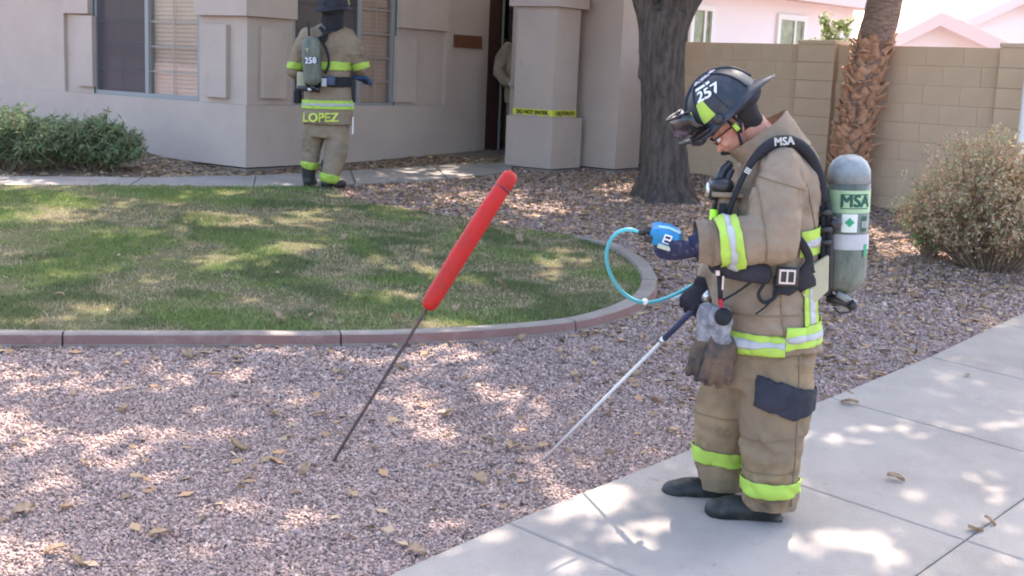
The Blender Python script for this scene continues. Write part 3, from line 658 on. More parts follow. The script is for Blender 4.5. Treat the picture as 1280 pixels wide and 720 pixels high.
def path_at(path, z):
    for a, b in zip(path[:-1], path[1:]):
        if a.z <= z <= b.z: return a.lerp(b, (z-a.z)/(b.z-a.z+1e-9))
    return path[-1]
ztopb = pp(1092, 50).z; zz = PB.z+.02; WMI = wmat(palm).inverted()
while zz < ztopb and bi < 290:
    ga += 2.39996; c = path_at(pal_path, zz); a = ga+random.uniform(-.25, .25); r = .158+random.uniform(-.008, .014)
    o = bpy.data.objects.new('leaf_base', boots[random.randrange(4)]); COL.objects.link(o); o.parent = palm
    sp_ = random.random(); tilt = random.uniform(-.05, .22) if sp_ < .86 else random.uniform(.5, 1.2)
    o.matrix_local = WMI@Matrix.Translation(c+Vector((math.cos(a)*r, math.sin(a)*r, 0)))@Matrix.Rotation(a, 4, 'Z')@Matrix.Rotation(tilt, 4, 'Y')@Matrix.Rotation(random.uniform(-.85, .85), 4, 'X')@Matrix.Scale(random.uniform(.75, 1.2), 4)
    bi += 1; zz += (ztopb-PB.z)/285
fib = MB()
for k in range(700):
    z = random.uniform(PB.z, ztopb+.1); c = path_at(pal_path, z); a = random.uniform(0, 6.28); r = .17; o = c+Vector((math.cos(a)*r, math.sin(a)*r, 0)); d = Vector((math.cos(a)*random.uniform(.2, 1), math.sin(a)*random.uniform(.2, 1), random.uniform(-.4, 1)))*random.uniform(.05, .13)
    t = Vector((-math.sin(a), math.cos(a), 0))*.006; fib.add([o-t, o+t, o+d], [(0, 1, 2)])
obj('fibre', fib, M_PALMB, palm, kind='stuff')
cr = ax[-1]
fm = MB(); rp = [Vector((0, 0, 0)), Vector((.5, 0, .35)), Vector((1.1, 0, .42)), Vector((1.7, 0, .15)), Vector((2.1, 0, -.35))]; fm.tube(rp, [.02, .016, .012, .008, .004], 5)
sp = smoothpath(rp, 8)
for i in range(6, len(sp)):
    l = .55*math.sin(math.pi*min(1, (i-4)/(len(sp)-4)*.93+.05))+.08
    for s in (-1, 1):
        o = sp[i]; e = o+Vector((.22*l/.5, s*l, -.16)); m_ = o.lerp(e, .5)+Vector((0, 0, .05)); q = Vector((.018, 0, 0)); fm.add([o-q, o+q, m_+q, e, m_-q], [(0, 1, 2, 4), (4, 2, 3)])
fme = fm.mesh('frond'); fme.materials.append(M_FROND)
for k in range(26):
    o = bpy.data.objects.new('frond', fme); COL.objects.link(o); o.parent = palm; a = k*2.4
    o.matrix_local = WMI@Matrix.Translation(cr)@Matrix.Rotation(a, 4, 'Z')@Matrix.Rotation(-.9+1.6*k/26, 4, 'Y')@Matrix.Scale(.85+.3*random.random(), 4)
# ------------------------------------------------------------------ shrubs
def shrub(name, label, base, rx, ry, h, nst, nlf, cols, leaf=.05, stemr=.006, asp=.3, stemkeep=1., shape=None, group=None):
    base = Vector((base[0], base[1], zg(base[0], base[1]))); t = thing(name, label, 'shrub', base, group=group); st = MB(); P = []
    for k in range(nst):
        a = random.uniform(0, 6.283); r = math.sqrt(random.random()); e = base+Vector((math.cos(a)*rx*r, math.sin(a)*ry*r, h*math.sqrt(max(.05, 1-r*r*.85))*random.uniform(.75, 1.05)))
        if shape: e = shape(e, base)
        o = base+Vector((math.cos(a)*rx*.25*r, math.sin(a)*ry*.25*r, -.02)); m1 = o.lerp(e, .5)+Vector((random.uniform(-.06, .06), random.uniform(-.06, .06), random.uniform(0, .1)))
        pts = smoothpath([o, m1, e], 4); st.tube(pts, [stemr*(1-.75*i/(len(pts)-1)) for i in range(len(pts))], 4)
        for q in range(3):
            i = random.randrange(3, len(pts)); tw = pts[i]+Vector((random.uniform(-.16, .16), random.uniform(-.16, .16), random.uniform(-.02, .16))); st.tube([pts[i], tw], [stemr*.45, stemr*.2], 3)
            for _ in range(nlf//nst//5): P.append(pts[i].lerp(tw, random.random())+Vector((random.gauss(0, .02),)*3))
        for _ in range(nlf//nst*2//5): P.append(pts[random.randrange(3, len(pts))]+Vector((random.gauss(0, .03), random.gauss(0, .03), random.gauss(0, .03))))
    obj('stem', st, M_TWIG, t, kind='stuff')
    P = np.array([p[:] for p in P]); P = P[P[:, 2] > base.z+.02]; V, Fq = leafquads(P, leaf, asp)
    ci = rng.integers(0, len(cols), len(P)); c = np.array(cols)[ci]*(.75+.5*rng.random((len(P), 1))); V2 = V
    npmesh('foliage', V2, Fq, 4, M_SHRUB, np.repeat(c, 4, 0), 'stuff', parent=t); return t
gcol = [(.20, .27, .14), (.24, .32, .17), (.17, .23, .12), (.28, .35, .17), (.32, .29, .18)]
b1 = G(20, 214); b2 = G(112, 213)
shrub('shrub', 'dark green shrub cut by the left edge under the house wall', (b1.x-.1, b1.y, 0), .80, .42, .57, 170, 17000, gcol, .075, asp=.2)
shrub('shrub', 'dark green shrub with arching tips nearest the left window', (b2.x-.02, b2.y, 0), .58, .38, .52, 130, 12000, gcol, .075, asp=.2)
b3 = G(1238, 348)
dcol = [(.62, .46, .30), (.52, .38, .25), (.68, .52, .37), (.40, .42, .22), (.72, .43, .26), (.50, .48, .26)]
shrub('dry_shrub', 'half-bare brown and green shrub at the right before the block wall', (b3.x+.14, b3.y+.42, 0), .82, .68, 1.12, 420, 26000, dcol, .036, .006, .45)
b4 = G(1165, 325)
shrub('green_shrub', 'small pale green leafy shrub at the left foot of the dry shrub', (b4.x, b4.y+.1, 0), .22, .22, .62, 60, 4200, [(.36, .48, .24), (.42, .54, .28), (.28, .38, .18), (.48, .42, .24)], .04, .005, .5)
b5 = CAM+ray(1040, 45)*(17.5/ray(1040, 45).y)
shrub('garden_shrub', 'sunlit pale green shrub showing over the block wall left of the palm', (b5.x, b5.y, 0), .42, .35, b5.z-zg(b5.x, b5.y)+.26, 90, 26000, [(.3, .36, .16), (.22, .3, .1), (.36, .36, .2)], .06, .006, .5)
# ------------------------------------------------------------------ grass, gravel, litter
cw = [(p.x, p.y) for p in curb_path]
N_ = 340000; x = rng.uniform(-7, 1.1, N_); y = rng.uniform(6, 13.2, N_)
k = inpoly(x, y, lawn) & (x > -.54*y-.8); x, y = x[k], y[k]; dc_ = distpoly(x, y, cw); k = dc_ > .05; x, y = x[k], y[k]
thin = fbm(x[:]*.8, y[:], 1.9, 3); k = (rng.random(len(x)) < np.clip(1-.55*(thin > .12)-.25*(thin > .3), .1, 1)) ; x, y, thin = x[k], y[k], thin[k]
n = len(x); h = rng.uniform(.012, .032, n)*np.where(rng.random(n) < .04, 1.9, 1)*(1-.3*(thin > .12)); a = rng.uniform(0, 6.283, n); wd = rng.uniform(.003, .006, n)
z = GX*x+GY*y+.043; lx, ly = rng.normal(0, .014, n), rng.normal(0, .014, n)
V = np.stack([np.stack([x-np.cos(a)*wd, y-np.sin(a)*wd, z], 1), np.stack([x+np.cos(a)*wd, y+np.sin(a)*wd, z], 1), np.stack([x+lx, y+ly, z+h], 1)], 1).reshape(-1, 3)
green = np.array([.15, .18, .075]); dry = np.array([.46, .37, .235]); lime = np.array([.24, .31, .09])
mixv = np.clip((thin+.20)*2.6+rng.normal(0, .16, n), 0, 1)[:, None]; c = green*(1-mixv)+dry*mixv; g2 = fbm(x, y, .9, 8); c = np.where((g2 > .12)[:, None], c*.45+lime*.55, c); c *= rng.uniform(.7, 1.3, (n, 1))
npmesh('grass', V, np.arange(n*3).reshape(-1, 3), 3, M_GRASS, np.repeat(c, 3, 0), 'stuff')
sidepoly = [sww(-7, .03), sww(7, .03), sww(7, 3.4), sww(-7, 3.4)]; walkpoly = wn+wf
hx = [tuple((C0+uA*7)[:2]), tuple(C0[:2]), tuple((C0+uB*5)[:2]), tuple((C0+uB*5+uA*7)[:2])]
colpoly = [tuple((kc+q)[:2]) for q in (Vector(), uA*wl, uA*wl+uB*wr, uB*wr)]; wingpoly = [tuple((kw+q)[:2]) for q in (Vector(), uA*2, uA*2+uB*2, uB*.6)]
wallp = bw0; wn_ = Vector((-bd.y, bd.x, 0))
def gravel_ok(x, y, tol=0):
    k = ~inpoly(x, y, lawn) & ~inpoly(x, y, sidepoly) & ~inpoly(x, y, walkpoly) & ~inpoly(x, y, hx) & ~inpoly(x, y, colpoly) & ~inpoly(x, y, wingpoly) & ~(inpoly(x, y, bedp))
    k &= distpoly(x, y, cw) > .07; k &= ((x-wallp.x)*wn_.x+(y-wallp.y)*wn_.y) < -.1
    return k & (np.abs(x) < .50*y+.5)
X, Y, S = [], [], []
for (ya, yb, dn, s) in ((3.9, 6.2, 8600, .0056), (6.2, 8.5, 4200, .0068), (8.5, 12, 1700, .0092), (12, 16, 800, .011)):
    Ar = (yb-ya)*(1.0*yb+1.2); m = int(dn*Ar); x = rng.uniform(-.50*yb-.6, .50*yb+.6, m); y = rng.uniform(ya, yb, m); k = gravel_ok(x, y); X.append(x[k]); Y.append(y[k]); S.append(np.full(k.sum(), s))
X = np.concatenate(X); Y = np.concatenate(Y); S = np.concatenate(S); n = len(X)
cube = np.array([(-1,-1,-1),(1,-1,-1),(1,1,-1),(-1,1,-1),(-.8,-.8,1),(.8,-.8,1),(.8,.8,1),(-.8,.8,1)], float); cf = np.array([(4,5,6),(4,6,7),(0,1,5),(0,5,4),(1,2,6),(1,6,5),(2,3,7),(2,7,6),(3,0,4),(3,4,7)])
S = S*.9*np.exp(rng.normal(0, .18, n)); J = cube[None]+rng.normal(0, .3, (n, 8, 3)); sc = np.stack([S*rng.uniform(.6, 1.5, n), S*rng.uniform(.6, 1.5, n), S*rng.uniform(.35, .65, n)], 1); J *= sc[:, None, :]
def rot(n):
    q = rng.normal(size=(n, 4)); q[:, 1:3] *= .45; q /= np.linalg.norm(q, axis=1)[:, None]; w_, x_, y_, z_ = q.T
    return np.stack([np.stack([1-2*(y_*y_+z_*z_), 2*(x_*y_-z_*w_), 2*(x_*z_+y_*w_)], 1), np.stack([2*(x_*y_+z_*w_), 1-2*(x_*x_+z_*z_), 2*(y_*z_-x_*w_)], 1), np.stack([2*(x_*z_-y_*w_), 2*(y_*z_+x_*w_), 1-2*(x_*x_+y_*y_)], 1)], 1)
J = np.einsum('nij,nkj->nki', rot(n), J); J += np.stack([X, Y, GX*X+GY*Y+S*rng.uniform(.15, .8, n)], 1)[:, None, :]
pal = np.array([(.37,.28,.27),(.33,.245,.24),(.42,.33,.32),(.30,.225,.22),(.36,.285,.28),(.47,.38,.36),(.33,.24,.215),(.27,.21,.21),(.39,.30,.265)]); c = pal[rng.integers(0, len(pal), n)]*rng.uniform(.85, 1.15, (n, 1))*np.array([1.08, 1.015, .92])
Fc = (np.arange(n)[:, None, None]*8+cf[None]).reshape(-1, 3); npmesh('gravel', J.reshape(-1, 3), Fc, 3, M_STONE, np.repeat(c, 8, 0), 'stuff')
# small litter of broken leaves
m = 60000; x = rng.uniform(-6, 6.5, m); y = rng.uniform(4, 15.5, m); k = gravel_ok(x, y) | inpoly(x, y, bedp); x, y = x[k], y[k]
dl_ = np.exp(-((x-.5)**2/9+(y-12.9)**2/5))*6+np.exp(-((x-1.6)**2/.9+(y-8.6)**2/2.5))*.8+.05+np.exp(-((x-3)**2/3+(y-9.8)**2/5))*.55+np.where(inpoly(x, y, bedp), .55, 0)
dl_ += .55*np.exp(-np.maximum(0, distpoly(x, y, cw)-.08)/.07); dl_ *= .35+1.5*np.clip(fbm(x, y, 1.1, 21)+.35, 0, 1); k = rng.random(len(x)) < dl_; x, y = x[k], y[k]; P = np.stack([x, y, GX*x+GY*y+np.where(inpoly(x, y, bedp), .026, .014)], 1); V, Fq = leafquads(P, .066, .6)
V = V.reshape(-1, 4, 3); V[:, :, 2] = P[:, None, 2]+(V[:, :, 2]-P[:, None, 2])*.35; c = np.array([(.40,.27,.16),(.29,.19,.115),(.50,.36,.23),(.20,.135,.085),(.42,.25,.14)])[rng.integers(0, 5, len(P))]
npmesh('leaf_litter', V.reshape(-1, 3), Fq, 4, M_LITTER, np.repeat(c*rng.uniform(.8, 1.2, (len(P), 1)), 4, 0), 'stuff')
# single fallen leaves one can pick out
lm = []; LS = .72
for s in range(3):
    m = MB(); L = .055; nL = 7; vs = []; fs = []
    for i in range(nL):
        t = i/(nL-1); ww = .032*math.sin(math.pi*min(1, t*.95+.04))**.7*(1+.15*random.random()); zc = .02*math.sin(t*3.1+s)*(.6+.4*s); cu = .012+.006*s
        vs += [(-L+2*L*t, -ww, zc+cu*(1+.4*random.random())), (-L+2*L*t, 0, zc), (-L+2*L*t, ww, zc+cu*(1+.4*random.random()))]
    for i in range(nL-1): a = i*3; fs += [(a, a+3, a+4, a+1), (a+1, a+4, a+5, a+2)]
    m.add(vs, fs); me = m.mesh('leaf'); me.materials.append(M_DRY); lm.append(me)
def stick(px, py, qx, qy, lab, dz=.014):
    a, b = G(px, py, dz), G(qx, qy, dz); m = MB(); k = (a+b)/2+Vector((.01, .012, .012)); m.tube(smoothpath([a-(a+b)/2, k-(a+b)/2, b-(a+b)/2], 3), [.004, .0045, .005, .0055, .005, .004, .003], 6)
    o = bpy.data.objects.new('fallen_twig', m.mesh('twig')); o.data.materials.append(M_STK); COL.objects.link(o); o.location = (a+b)/2+Z*.006; tag(o, lab, 'twig', 'dry twigs on the ground')
M_STK = mat('pale_stick', (.52, .40, .28), .85, .15, ((.4, .29, .2), 30, .4, .6))
stick(1137, 404, 1153, 407, 'short dry twig on the gravel farthest from the sidewalk, right of the air cylinder'); stick(1118, 436, 1144, 446, 'longer tan twig on the gravel halfway between palm and sidewalk')
stick(1208, 398, 1248, 413, 'longest pale twig lying at the far right edge of the gravel by the concrete'); stick(1053, 490, 1070, 497, 'pale twig on the gravel edge of the sidewalk just behind the standing firefighter', .02); stick(1215, 395, 1262, 407, 'pale twig crossing behind the longest one at the far right gravel edge')
def drop(px, py, lab, grp, dz, s=1.):
    p = G(px, py, dz); o = bpy.data.objects.new('fallen_leaf', lm[random.randrange(3)]); COL.objects.link(o); o.location = p+Z*.004; o.rotation_euler = (random.uniform(-.3, .3), random.uniform(-.3, .3), random.uniform(0, 6.28)); o.scale = (s*LS*random.uniform(.7, 1.25),)*3
    tag(o, lab, 'leaf', grp)
gl = [(420,465),(155,512),(30,553),(105,580),(270,470),(236,445),(345,520),(90,430),(525,508),(500,460),(617,440),(650,425),(690,415),(565,430),(720,470),(745,440),(840,540),(760,520),(600,600),(70,690),(100,705),(30,640),(400,520),(680,560),(1060,430),(1100,470),(1150,400),(1200,385),(1040,400),(1120,360),(1230,370),(700,440),(640,560),(790,470),(820,500),(835,440),(300,560),(520,690),(200,670),(440,620),(560,520),(380,590)]
for px, py in gl: drop(px, py, 'dry tan leaf lying curled on the open gravel', 'dry leaves on the gravel', .012)
for px, py in [(608,322),(625,356),(570,388),(650,300),(690,340),(720,330),(146,322),(310,277),(345,343),(75,370),(495,398),(390,395),(350,398),(430,300),(540,270),(610,287)]: drop(px, py, 'dry tan leaf lying in the lawn grass', 'dry leaves on the lawn', .07)
for px, py, lb_t in [(1062,505,'dry leaf at the gravel edge of the sidewalk just behind the standing firefighter'),(1220,663,'lower of the two dry leaves beside the long sidewalk joint'),(1237,654,'upper of the two dry leaves beside the long sidewalk joint'),(1210,470,'small dry leaf alone on the far slab of the sidewalk'),(1120,600,'dry leaf alone on the middle slab right of the standing firefighter')]: drop(px, py, lb_t, 'dry leaves on the sidewalk', .035)
# ------------------------------------------------------------------ people
def frame(root, yaw):
    Mi = (Matrix.Translation(root)@Matrix.Rotation(yaw, 4, 'Z')).inverted()
    def P(px, py, d=0.):                           # point in the figure's own frame, d metres behind its middle plane
        return Mi@onplane(px, py, Vector((root.x, root.y+d, 0)), Vector((0, 1, 0)))
    return P
def plane2(P, a, b, side=1, lat=Vector((0, 1, 0))):     # cutting plane through the line a-b; keeps what lies on its right (side=1) or left
    A, B = P(*a), P(*b); n = (B-A).cross(lat).normalized(); return (A, n*side)
def ringe(c, a, b, n=20, e1=Vector((1, 0, 0)), e2=Vector((0, 1, 0)), sq=1.):
    out = []
    for k in range(n):
        t = 2*math.pi*k/n; cx, sx = math.cos(t), math.sin(t); cx = math.copysign(abs(cx)**sq, cx); sx = math.copysign(abs(sx)**sq, sx); out.append(Vector(c)+e1*(a*cx)+e2*(b*sx))
    return out
def hand(fingers=(.062, .072, .068, .054), curl=(.5, .8, .6), r=.0125, thumb=(.5, .55), palm=.088):
    """wrist at the origin, fingers along +x, back of the hand +z, thumb on +y"""
    mb = MB(); W_ = .042
    mb.loft([ringe((-.03, 0, 0), .018, .03, 14, Vector((0, 0, 1)), Vector((0, 1, 0))), ringe((0, 0, 0), .020, .032, 14, Vector((0, 0, 1)), Vector((0, 1, 0))), ringe((palm*.5, 0, 0), .021, W_*1.05, 14, Vector((0, 0, 1)), Vector((0, 1, 0))), ringe((palm*.95, 0, -.001), .017, W_, 14, Vector((0, 0, 1)), Vector((0, 1, 0)))])
    for k, L in enumerate(fingers):
        y = .034-.0225*k; p = Vector((palm*(.92-.03*abs(k-1)), y, -.001)); a = 0; sp_ = (.14, .04, -.07, -.19)[k]; pts = [p-Vector((.02, 0, 0)), p]
        for j, f in enumerate((.45, .32, .23)):
            a += curl[j]*(1+.08*k); p = p+Vector((math.cos(a), sp_, -math.sin(a)))*L*f*1.05; pts.append(p)
        mb.chain(pts, [r*1.02, r*1.05, r, r*.95, r*.82], 10)
    a0, a1 = thumb; p = Vector((.022, .03, -.008)); pts = [p]
    for j, L in enumerate((.036, .03, .024)):
        p = p+Vector((math.cos(a0+.1*j), math.sin(a0-.25*j)*1.0, -a1*(.5+.45*j))).normalized()*L; pts.append(p)
    mb.chain(pts, [r*1.35, r*1.2, r*1.05, r*.85], 10); return remesh(mb, .0038, 2, None)
def orient(o, x, z):                                # matrix with given x axis and approximate z axis
    x = Vector(x).normalized(); z = Vector(z); z = (z-x*z.dot(x)).normalized(); y = z.cross(x); return Matrix(((x.x, y.x, z.x, o[0]), (x.y, y.y, z.y, o[1]), (x.z, y.z, z.z, o[2]), (0, 0, 0, 1)))
def head_mesh(k=1.):                                # head frame: origin at the skull's middle, +x face, +z crown
    mb = MB(); e = mb.ell; e((-.012, 0, .02), (.098, .076, .095)); e((.03, 0, -.045), (.062, .056, .075)); e((.055, 0, -.095), (.032, .030, .024)); e((.088, 0, -.028), (.016, .013, .028)); e((.1, 0, -.046), (.016, .016, .012))
    e((.077, .03, .012), (.02, .022, .010)); e((.077, -.03, .012), (.02, .022, .010)); e((.082, 0, -.072), (.014, .024, .008)); e((.062, .035, -.035), (.028, .024, .026)); e((.062, -.035, -.035), (.028, .024, .026))
    e((-.005, .075, -.02), (.02, .008, .032)); e((-.005, -.075, -.02), (.02, .008, .032)); mb.tube([(-.03, 0, -.02), (-.055, 0, -.12), (-.075, 0, -.2)], [.06, .058, .064], 16)
    return mb
def helmet(par, Mh, color=M_NAVY, decals=True):
    """traditional wide-brimmed helmet; Mh maps the helmet frame (+x front, +z top, brim plane z=0) to the figure frame"""
    def put(name, mb, m, p=par, smooth=True):
        me = mb.mesh(name) if isinstance(mb, MB) else mb; me.transform(Mh); return link(name, me, m, p, False, smooth)
    A, B, H = .152, .118, .162
    def dome(th, ph, s=1.): r = math.cos(ph); sg = 1+.012*math.cos(8*th)*math.cos(ph)**.5*(ph > .0); return Vector((A*s*r*math.cos(th)*sg, B*s*r*math.sin(th)*sg, H*s*math.sin(ph)**.92 if ph > 0 else 0))
    mb = MB(); nt_, npn = 48, 12; vs = [dome(2*math.pi*i/nt_, (math.pi/2)*j/npn) for j in range(npn) for i in range(nt_)]+[Vector((0, 0, H))]
    fs = [(j*nt_+i, j*nt_+(i+1) % nt_, (j+1)*nt_+(i+1) % nt_, (j+1)*nt_+i) for j in range(npn-1) for i in range(nt_)]+[((npn-1)*nt_+i, (npn-1)*nt_+(i+1) % nt_, npn*nt_) for i in range(nt_)]
    mb.add(vs, fs); shell = put('helmet', mb, color)
    br = MB(); R1 = []; R2 = []; R3 = []; R4 = []
    for i in range(48):
        t = 2*math.pi*i/48; c, s = math.cos(t), math.sin(t); ext = .022+.018*max(0, c)+.052*max(0, -c)**3; zd = -.010*abs(s)-.030*max(0, -c)**5-.006*max(0, c)
        R1.append(Vector((A*c*.99, B*s*.99, .012))); R2.append(Vector(((A+ext)*c, (B+.022)*s, .004+zd))); R3.append(Vector(((A+ext)*c, (B+.022)*s, -.005+zd))); R4.append(Vector((A*c*.97, B*s*.97, -.008)))
    br.loft([R1, R2, R3, R4], cap=False); put('brim', br, color, shell)
    rg = MB()
    for th in (0, math.pi):
        pass
    rg.tube([dome(0, p, 1.02) if p <= math.pi/2 else dome(math.pi, math.pi-p, 1.02) for p in np.linspace(.15, math.pi-.15, 22)], .007, 6, flat=.8)
    for th in (math.pi/4, math.pi/2, 3*math.pi/4, -math.pi/4, -math.pi/2, -3*math.pi/4): rg.tube([dome(th, p, 1.012) for p in np.linspace(.1, 1.45, 12)], .0045, 5)
    put('crown_ridge', rg, color, shell)
    pd_ = MB(); pd_.ell((-.085, 0, -.012), (.075, .085, .05)); pd_.ell((-.03, 0, -.02), (.1, .088, .025)); put('neck_pad', pd_, M_PAD, shell)
    if decals:
        for sd in (1, -1):
            for (t0, t1, p0, p1, m) in ((.80, 1.22, .16, .66, M_LIME), (.40, .6, .18, .6, M_LIME)):
                nx = 8; g = MB(); vs = []
                for j in range(7):
                    for i in range(nx+1):
                        f = j/6; sh = (1-f*.35); tt = (t0+t1)/2+(i/nx-.5)*(t1-t0)*sh; vs.append(dome(sd*tt, p0+(p1-p0)*f, 1.022))
                g.add(vs, [(j*(nx+1)+i, j*(nx+1)+i+1, (j+1)*(nx+1)+i+1, (j+1)*(nx+1)+i) for j in range(6) for i in range(nx)]); put('reflective_patch', g, m, shell)
    return shell, dome, put
# ---- the firefighter in front
R1_ = G(943, 641); R1_ = Vector((R1_.x, R1_.y, zg(R1_.x, R1_.y)+.0)); YAW1 = math.pi
ff = thing('person', 'firefighter in tan gear and navy helmet by the sidewalk, holding meter and probe', 'person', R1_, YAW1)
P = frame(R1_, YAW1); ea = lambda s: None
def add1(name, me, m, p=ff, smooth=True, **k): return link(name, me.mesh(name) if isinstance(me, MB) else me, m, p, False, smooth, **k)
def torso_rings(mb):
    T = [(978, 176, .085, .10), (975, 190, .125, .16), (972, 206, .155, .215), (969, 232, .178, .235), (963, 262, .190, .235), (958, 295, .202, .232), (955, 325, .208, .228), (953, 355, .210, .228), (955, 385, .208, .23), (957, 408, .208, .232), (957, 429, .212, .235)]
    mb.loft([ringe(P(x, y), a, b, 28, sq=.88) for x, y, a, b in T]); return mb
def sleeveN(mb): mb.chain([P(978, 214, -.165), P(972, 250, -.225), P(966, 297, -.265), P(935, 303, -.27), P(902, 302, -.262), P(872, 301, -.25)], [.098, .108, .106, .088, .077, .074], 18); return mb
def sleeveF(mb): mb.chain([P(968, 214, .165), P(945, 255, .24), P(930, 300, .26), P(903, 333, .16), P(886, 352, .1)], [.095, .1, .09, .074, .066], 16); return mb
TF = (.019, 4., 7., 1.)
jk = MB(); torso_rings(jk); sleeveN(jk); sleeveF(jk); jme = remesh(jk, .0115, 7, TF)
tor = remesh(torso_rings(MB()), .0115, 7, TF); slv = remesh(sleeveN(MB()), .0115, 7, TF)
# cut the sleeve end open at the wrist so the cuff reads as an edge
bm = bmesh.new(); bm.from_mesh(jme); bmesh.ops.bisect_plane(bm, geom=bm.verts[:]+bm.edges[:]+bm.faces[:], plane_co=P(870, 301, -.25), plane_no=Vector((1, 0, -.12)), clear_outer=True); bm.to_mesh(jme); bm.free()
jo = add1('jacket', jme, M_TAN)
# collar
def tilt(c, a, b, ang, n=24): e1 = Vector((math.cos(ang), 0, -math.sin(ang))); return ringe(c, a, b, n, e1, Vector((0, 1, 0)))
cb = MB(); c0 = P(966, 190); c1 = P(955, 176); c2 = P(943, 163); c3 = P(944, 162)
Rg = [tilt(c0, .150, .165, .30), tilt(c1, .135, .142, .55), tilt(c2, .150, .130, .66), tilt(c3, .143, .122, .66), tilt(P(956, 178), .125, .128, .55), tilt(P(966, 192), .135, .14, .3)]
cb.loft(Rg, cap=False); cme = evalmesh(cb.mesh('c'), [('SUBSURF', dict(levels=2))]); folds(cme, .009, 8, 11, 4); add1('collar', cme, M_TAN)
cf_ = MB(); cf_.loft([tilt(P(951, 171), .1485, .1405, .6)[9:16], tilt(P(945, 164.5), .1535, .1345, .65)[9:16]], cap=False, closed=False); 
# seams on the coat
def seam(src, a, b, extra=(), wpx=1.1, par=None):
    A, B = P(*a), P(*b); n = (B-A).cross(Vector((0, 1, 0))).normalized(); h = wpx/300/2*1.3
    return add1('seam', patch(src, [(A+n*h, n), (A-n*h, -n)]+list(extra), .0035, .003), M_SEAM, par or jo)
M_SEAM = mat('seam_thread', (.215, .16, .105), .9, .1)
near = (P(950, 300, -.02), Vector((0, -1, 0)))
seam(tor, (985, 186), (1012, 300), [near]); seam(tor, (960, 352), (966, 430), [near]); seam(tor, (890, 381), (1020, 381), [near]); seam(slv, (935, 214), (1010, 236)); seam(slv, (935, 275), (940, 335)); seam(slv, (873, 262), (879, 340))
# trousers
tr = MB()
tr.loft([ringe(P(955, 405), .19, .2, 24, sq=.9), ringe(P(952, 430), .205, .21, 24, sq=.9), ringe(P(946, 455), .215, .21, 24, sq=.9), ringe(P(944, 478), .20, .19, 24, sq=.9)])
legN = [P(970, 450, -.09), P(969, 495, -.105), P(965, 545, -.11), P(963, 590, -.11), P(961, 622, -.11)]; tr.chain(legN, [.135, .142, .130, .118, .112], 20)
legF = [P(922, 450, .08), P(907, 495, .09), P(903, 545, .095), P(903, 580, .1), P(904, 604, .1)]; tr.chain(legF, [.13, .125, .108, .1, .098], 20)
trm = remesh(tr, .0115, 7, (.019, 4., 7., 9.))
def hem(me, z):
    bm = bmesh.new(); bm.from_mesh(me); bmesh.ops.bisect_plane(bm, geom=bm.verts[:]+bm.edges[:]+bm.faces[:], plane_co=Vector((0, 0, z)), plane_no=Vector((0, 0, -1)), clear_outer=True); bm.to_mesh(me); bm.free(); return me
hem(trm, .075); add1('trousers', trm, M_TANL)
legNm = remesh(MB().chain(legN, [.135, .142, .130, .118, .112], 20), .0115, 7, (.019, 4., 7., 9.)); legFm = remesh(MB().chain(legF, [.13, .125, .108, .1, .098], 20), .0115, 7, (.019, 4., 7., 9.))
# dark thigh pocket
add1('thigh_pocket', patch(legNm, [plane2(P, (938, 452), (931, 492), 1), plane2(P, (936, 454), (1016, 477), -1), plane2(P, (928, 487), (978, 507), 1), plane2(P, (975, 506), (1020, 500), 1), (P(960, 480, -.03), Vector((0, -1, 0)))], .012, .006), M_PAD)
# fix helper: pocket flap line
seam(legNm, (985, 440), (975, 650), [(P(950, 500, -.10), Vector((0, -1, 0))), (Vector((0, 0, .1)), Vector((0, 0, -1)))]); seam(legNm, (930, 533), (1000, 527)); seam(legNm, (930, 572), (1000, 570)); seam(legFm, (870, 520), (930, 524))
# boots
for q, (lx, ly, d) in enumerate(((961, 622, -.11), (904, 604, .1))):
    b = MB(); a = P(lx, ly, d); a.z = 0; a.x += .02; b.chain([a+Vector((-.02, 0, .22)), a+Vector((-.01, 0, .10)), a+Vector((.01, 0, .06))], [.082, .078, .062], 14)
    b.ell(a+Vector((.1, 0, .055)), (.12, .06, .055)); b.ell(a+Vector((.175, 0, .047)), (.065, .062, .047)); b.ell(a+Vector((-.02, 0, .035)), (.06, .05, .038)); b.box(a+Vector((.07, 0, .012)), (.30, .1, .024))
    bmx = remesh(b, .009, 3)
    for v in bmx.vertices: v.co.z = max(v.co.z, .002)
    bo_ = add1('boot', bmx, M_BOOT)
    so_ = MB(); out_ = [(-.085, .0), (-.07, .05), (.0, .056), (.08, .052), (.16, .062), (.225, .045), (.245, 0), (.225, -.045), (.16, -.062), (.08, -.052), (0, -.056), (-.07, -.05)]
    so_.loft([[a+Vector((x_, y_, z_)) for x_, y_ in out_] for z_ in (.001, .026)]); add1('sole', so_, mat('boot_sole', (.05, .045, .04), .9, .2, ((.16, .14, .12), 12, .5, .7)), bo_, False)
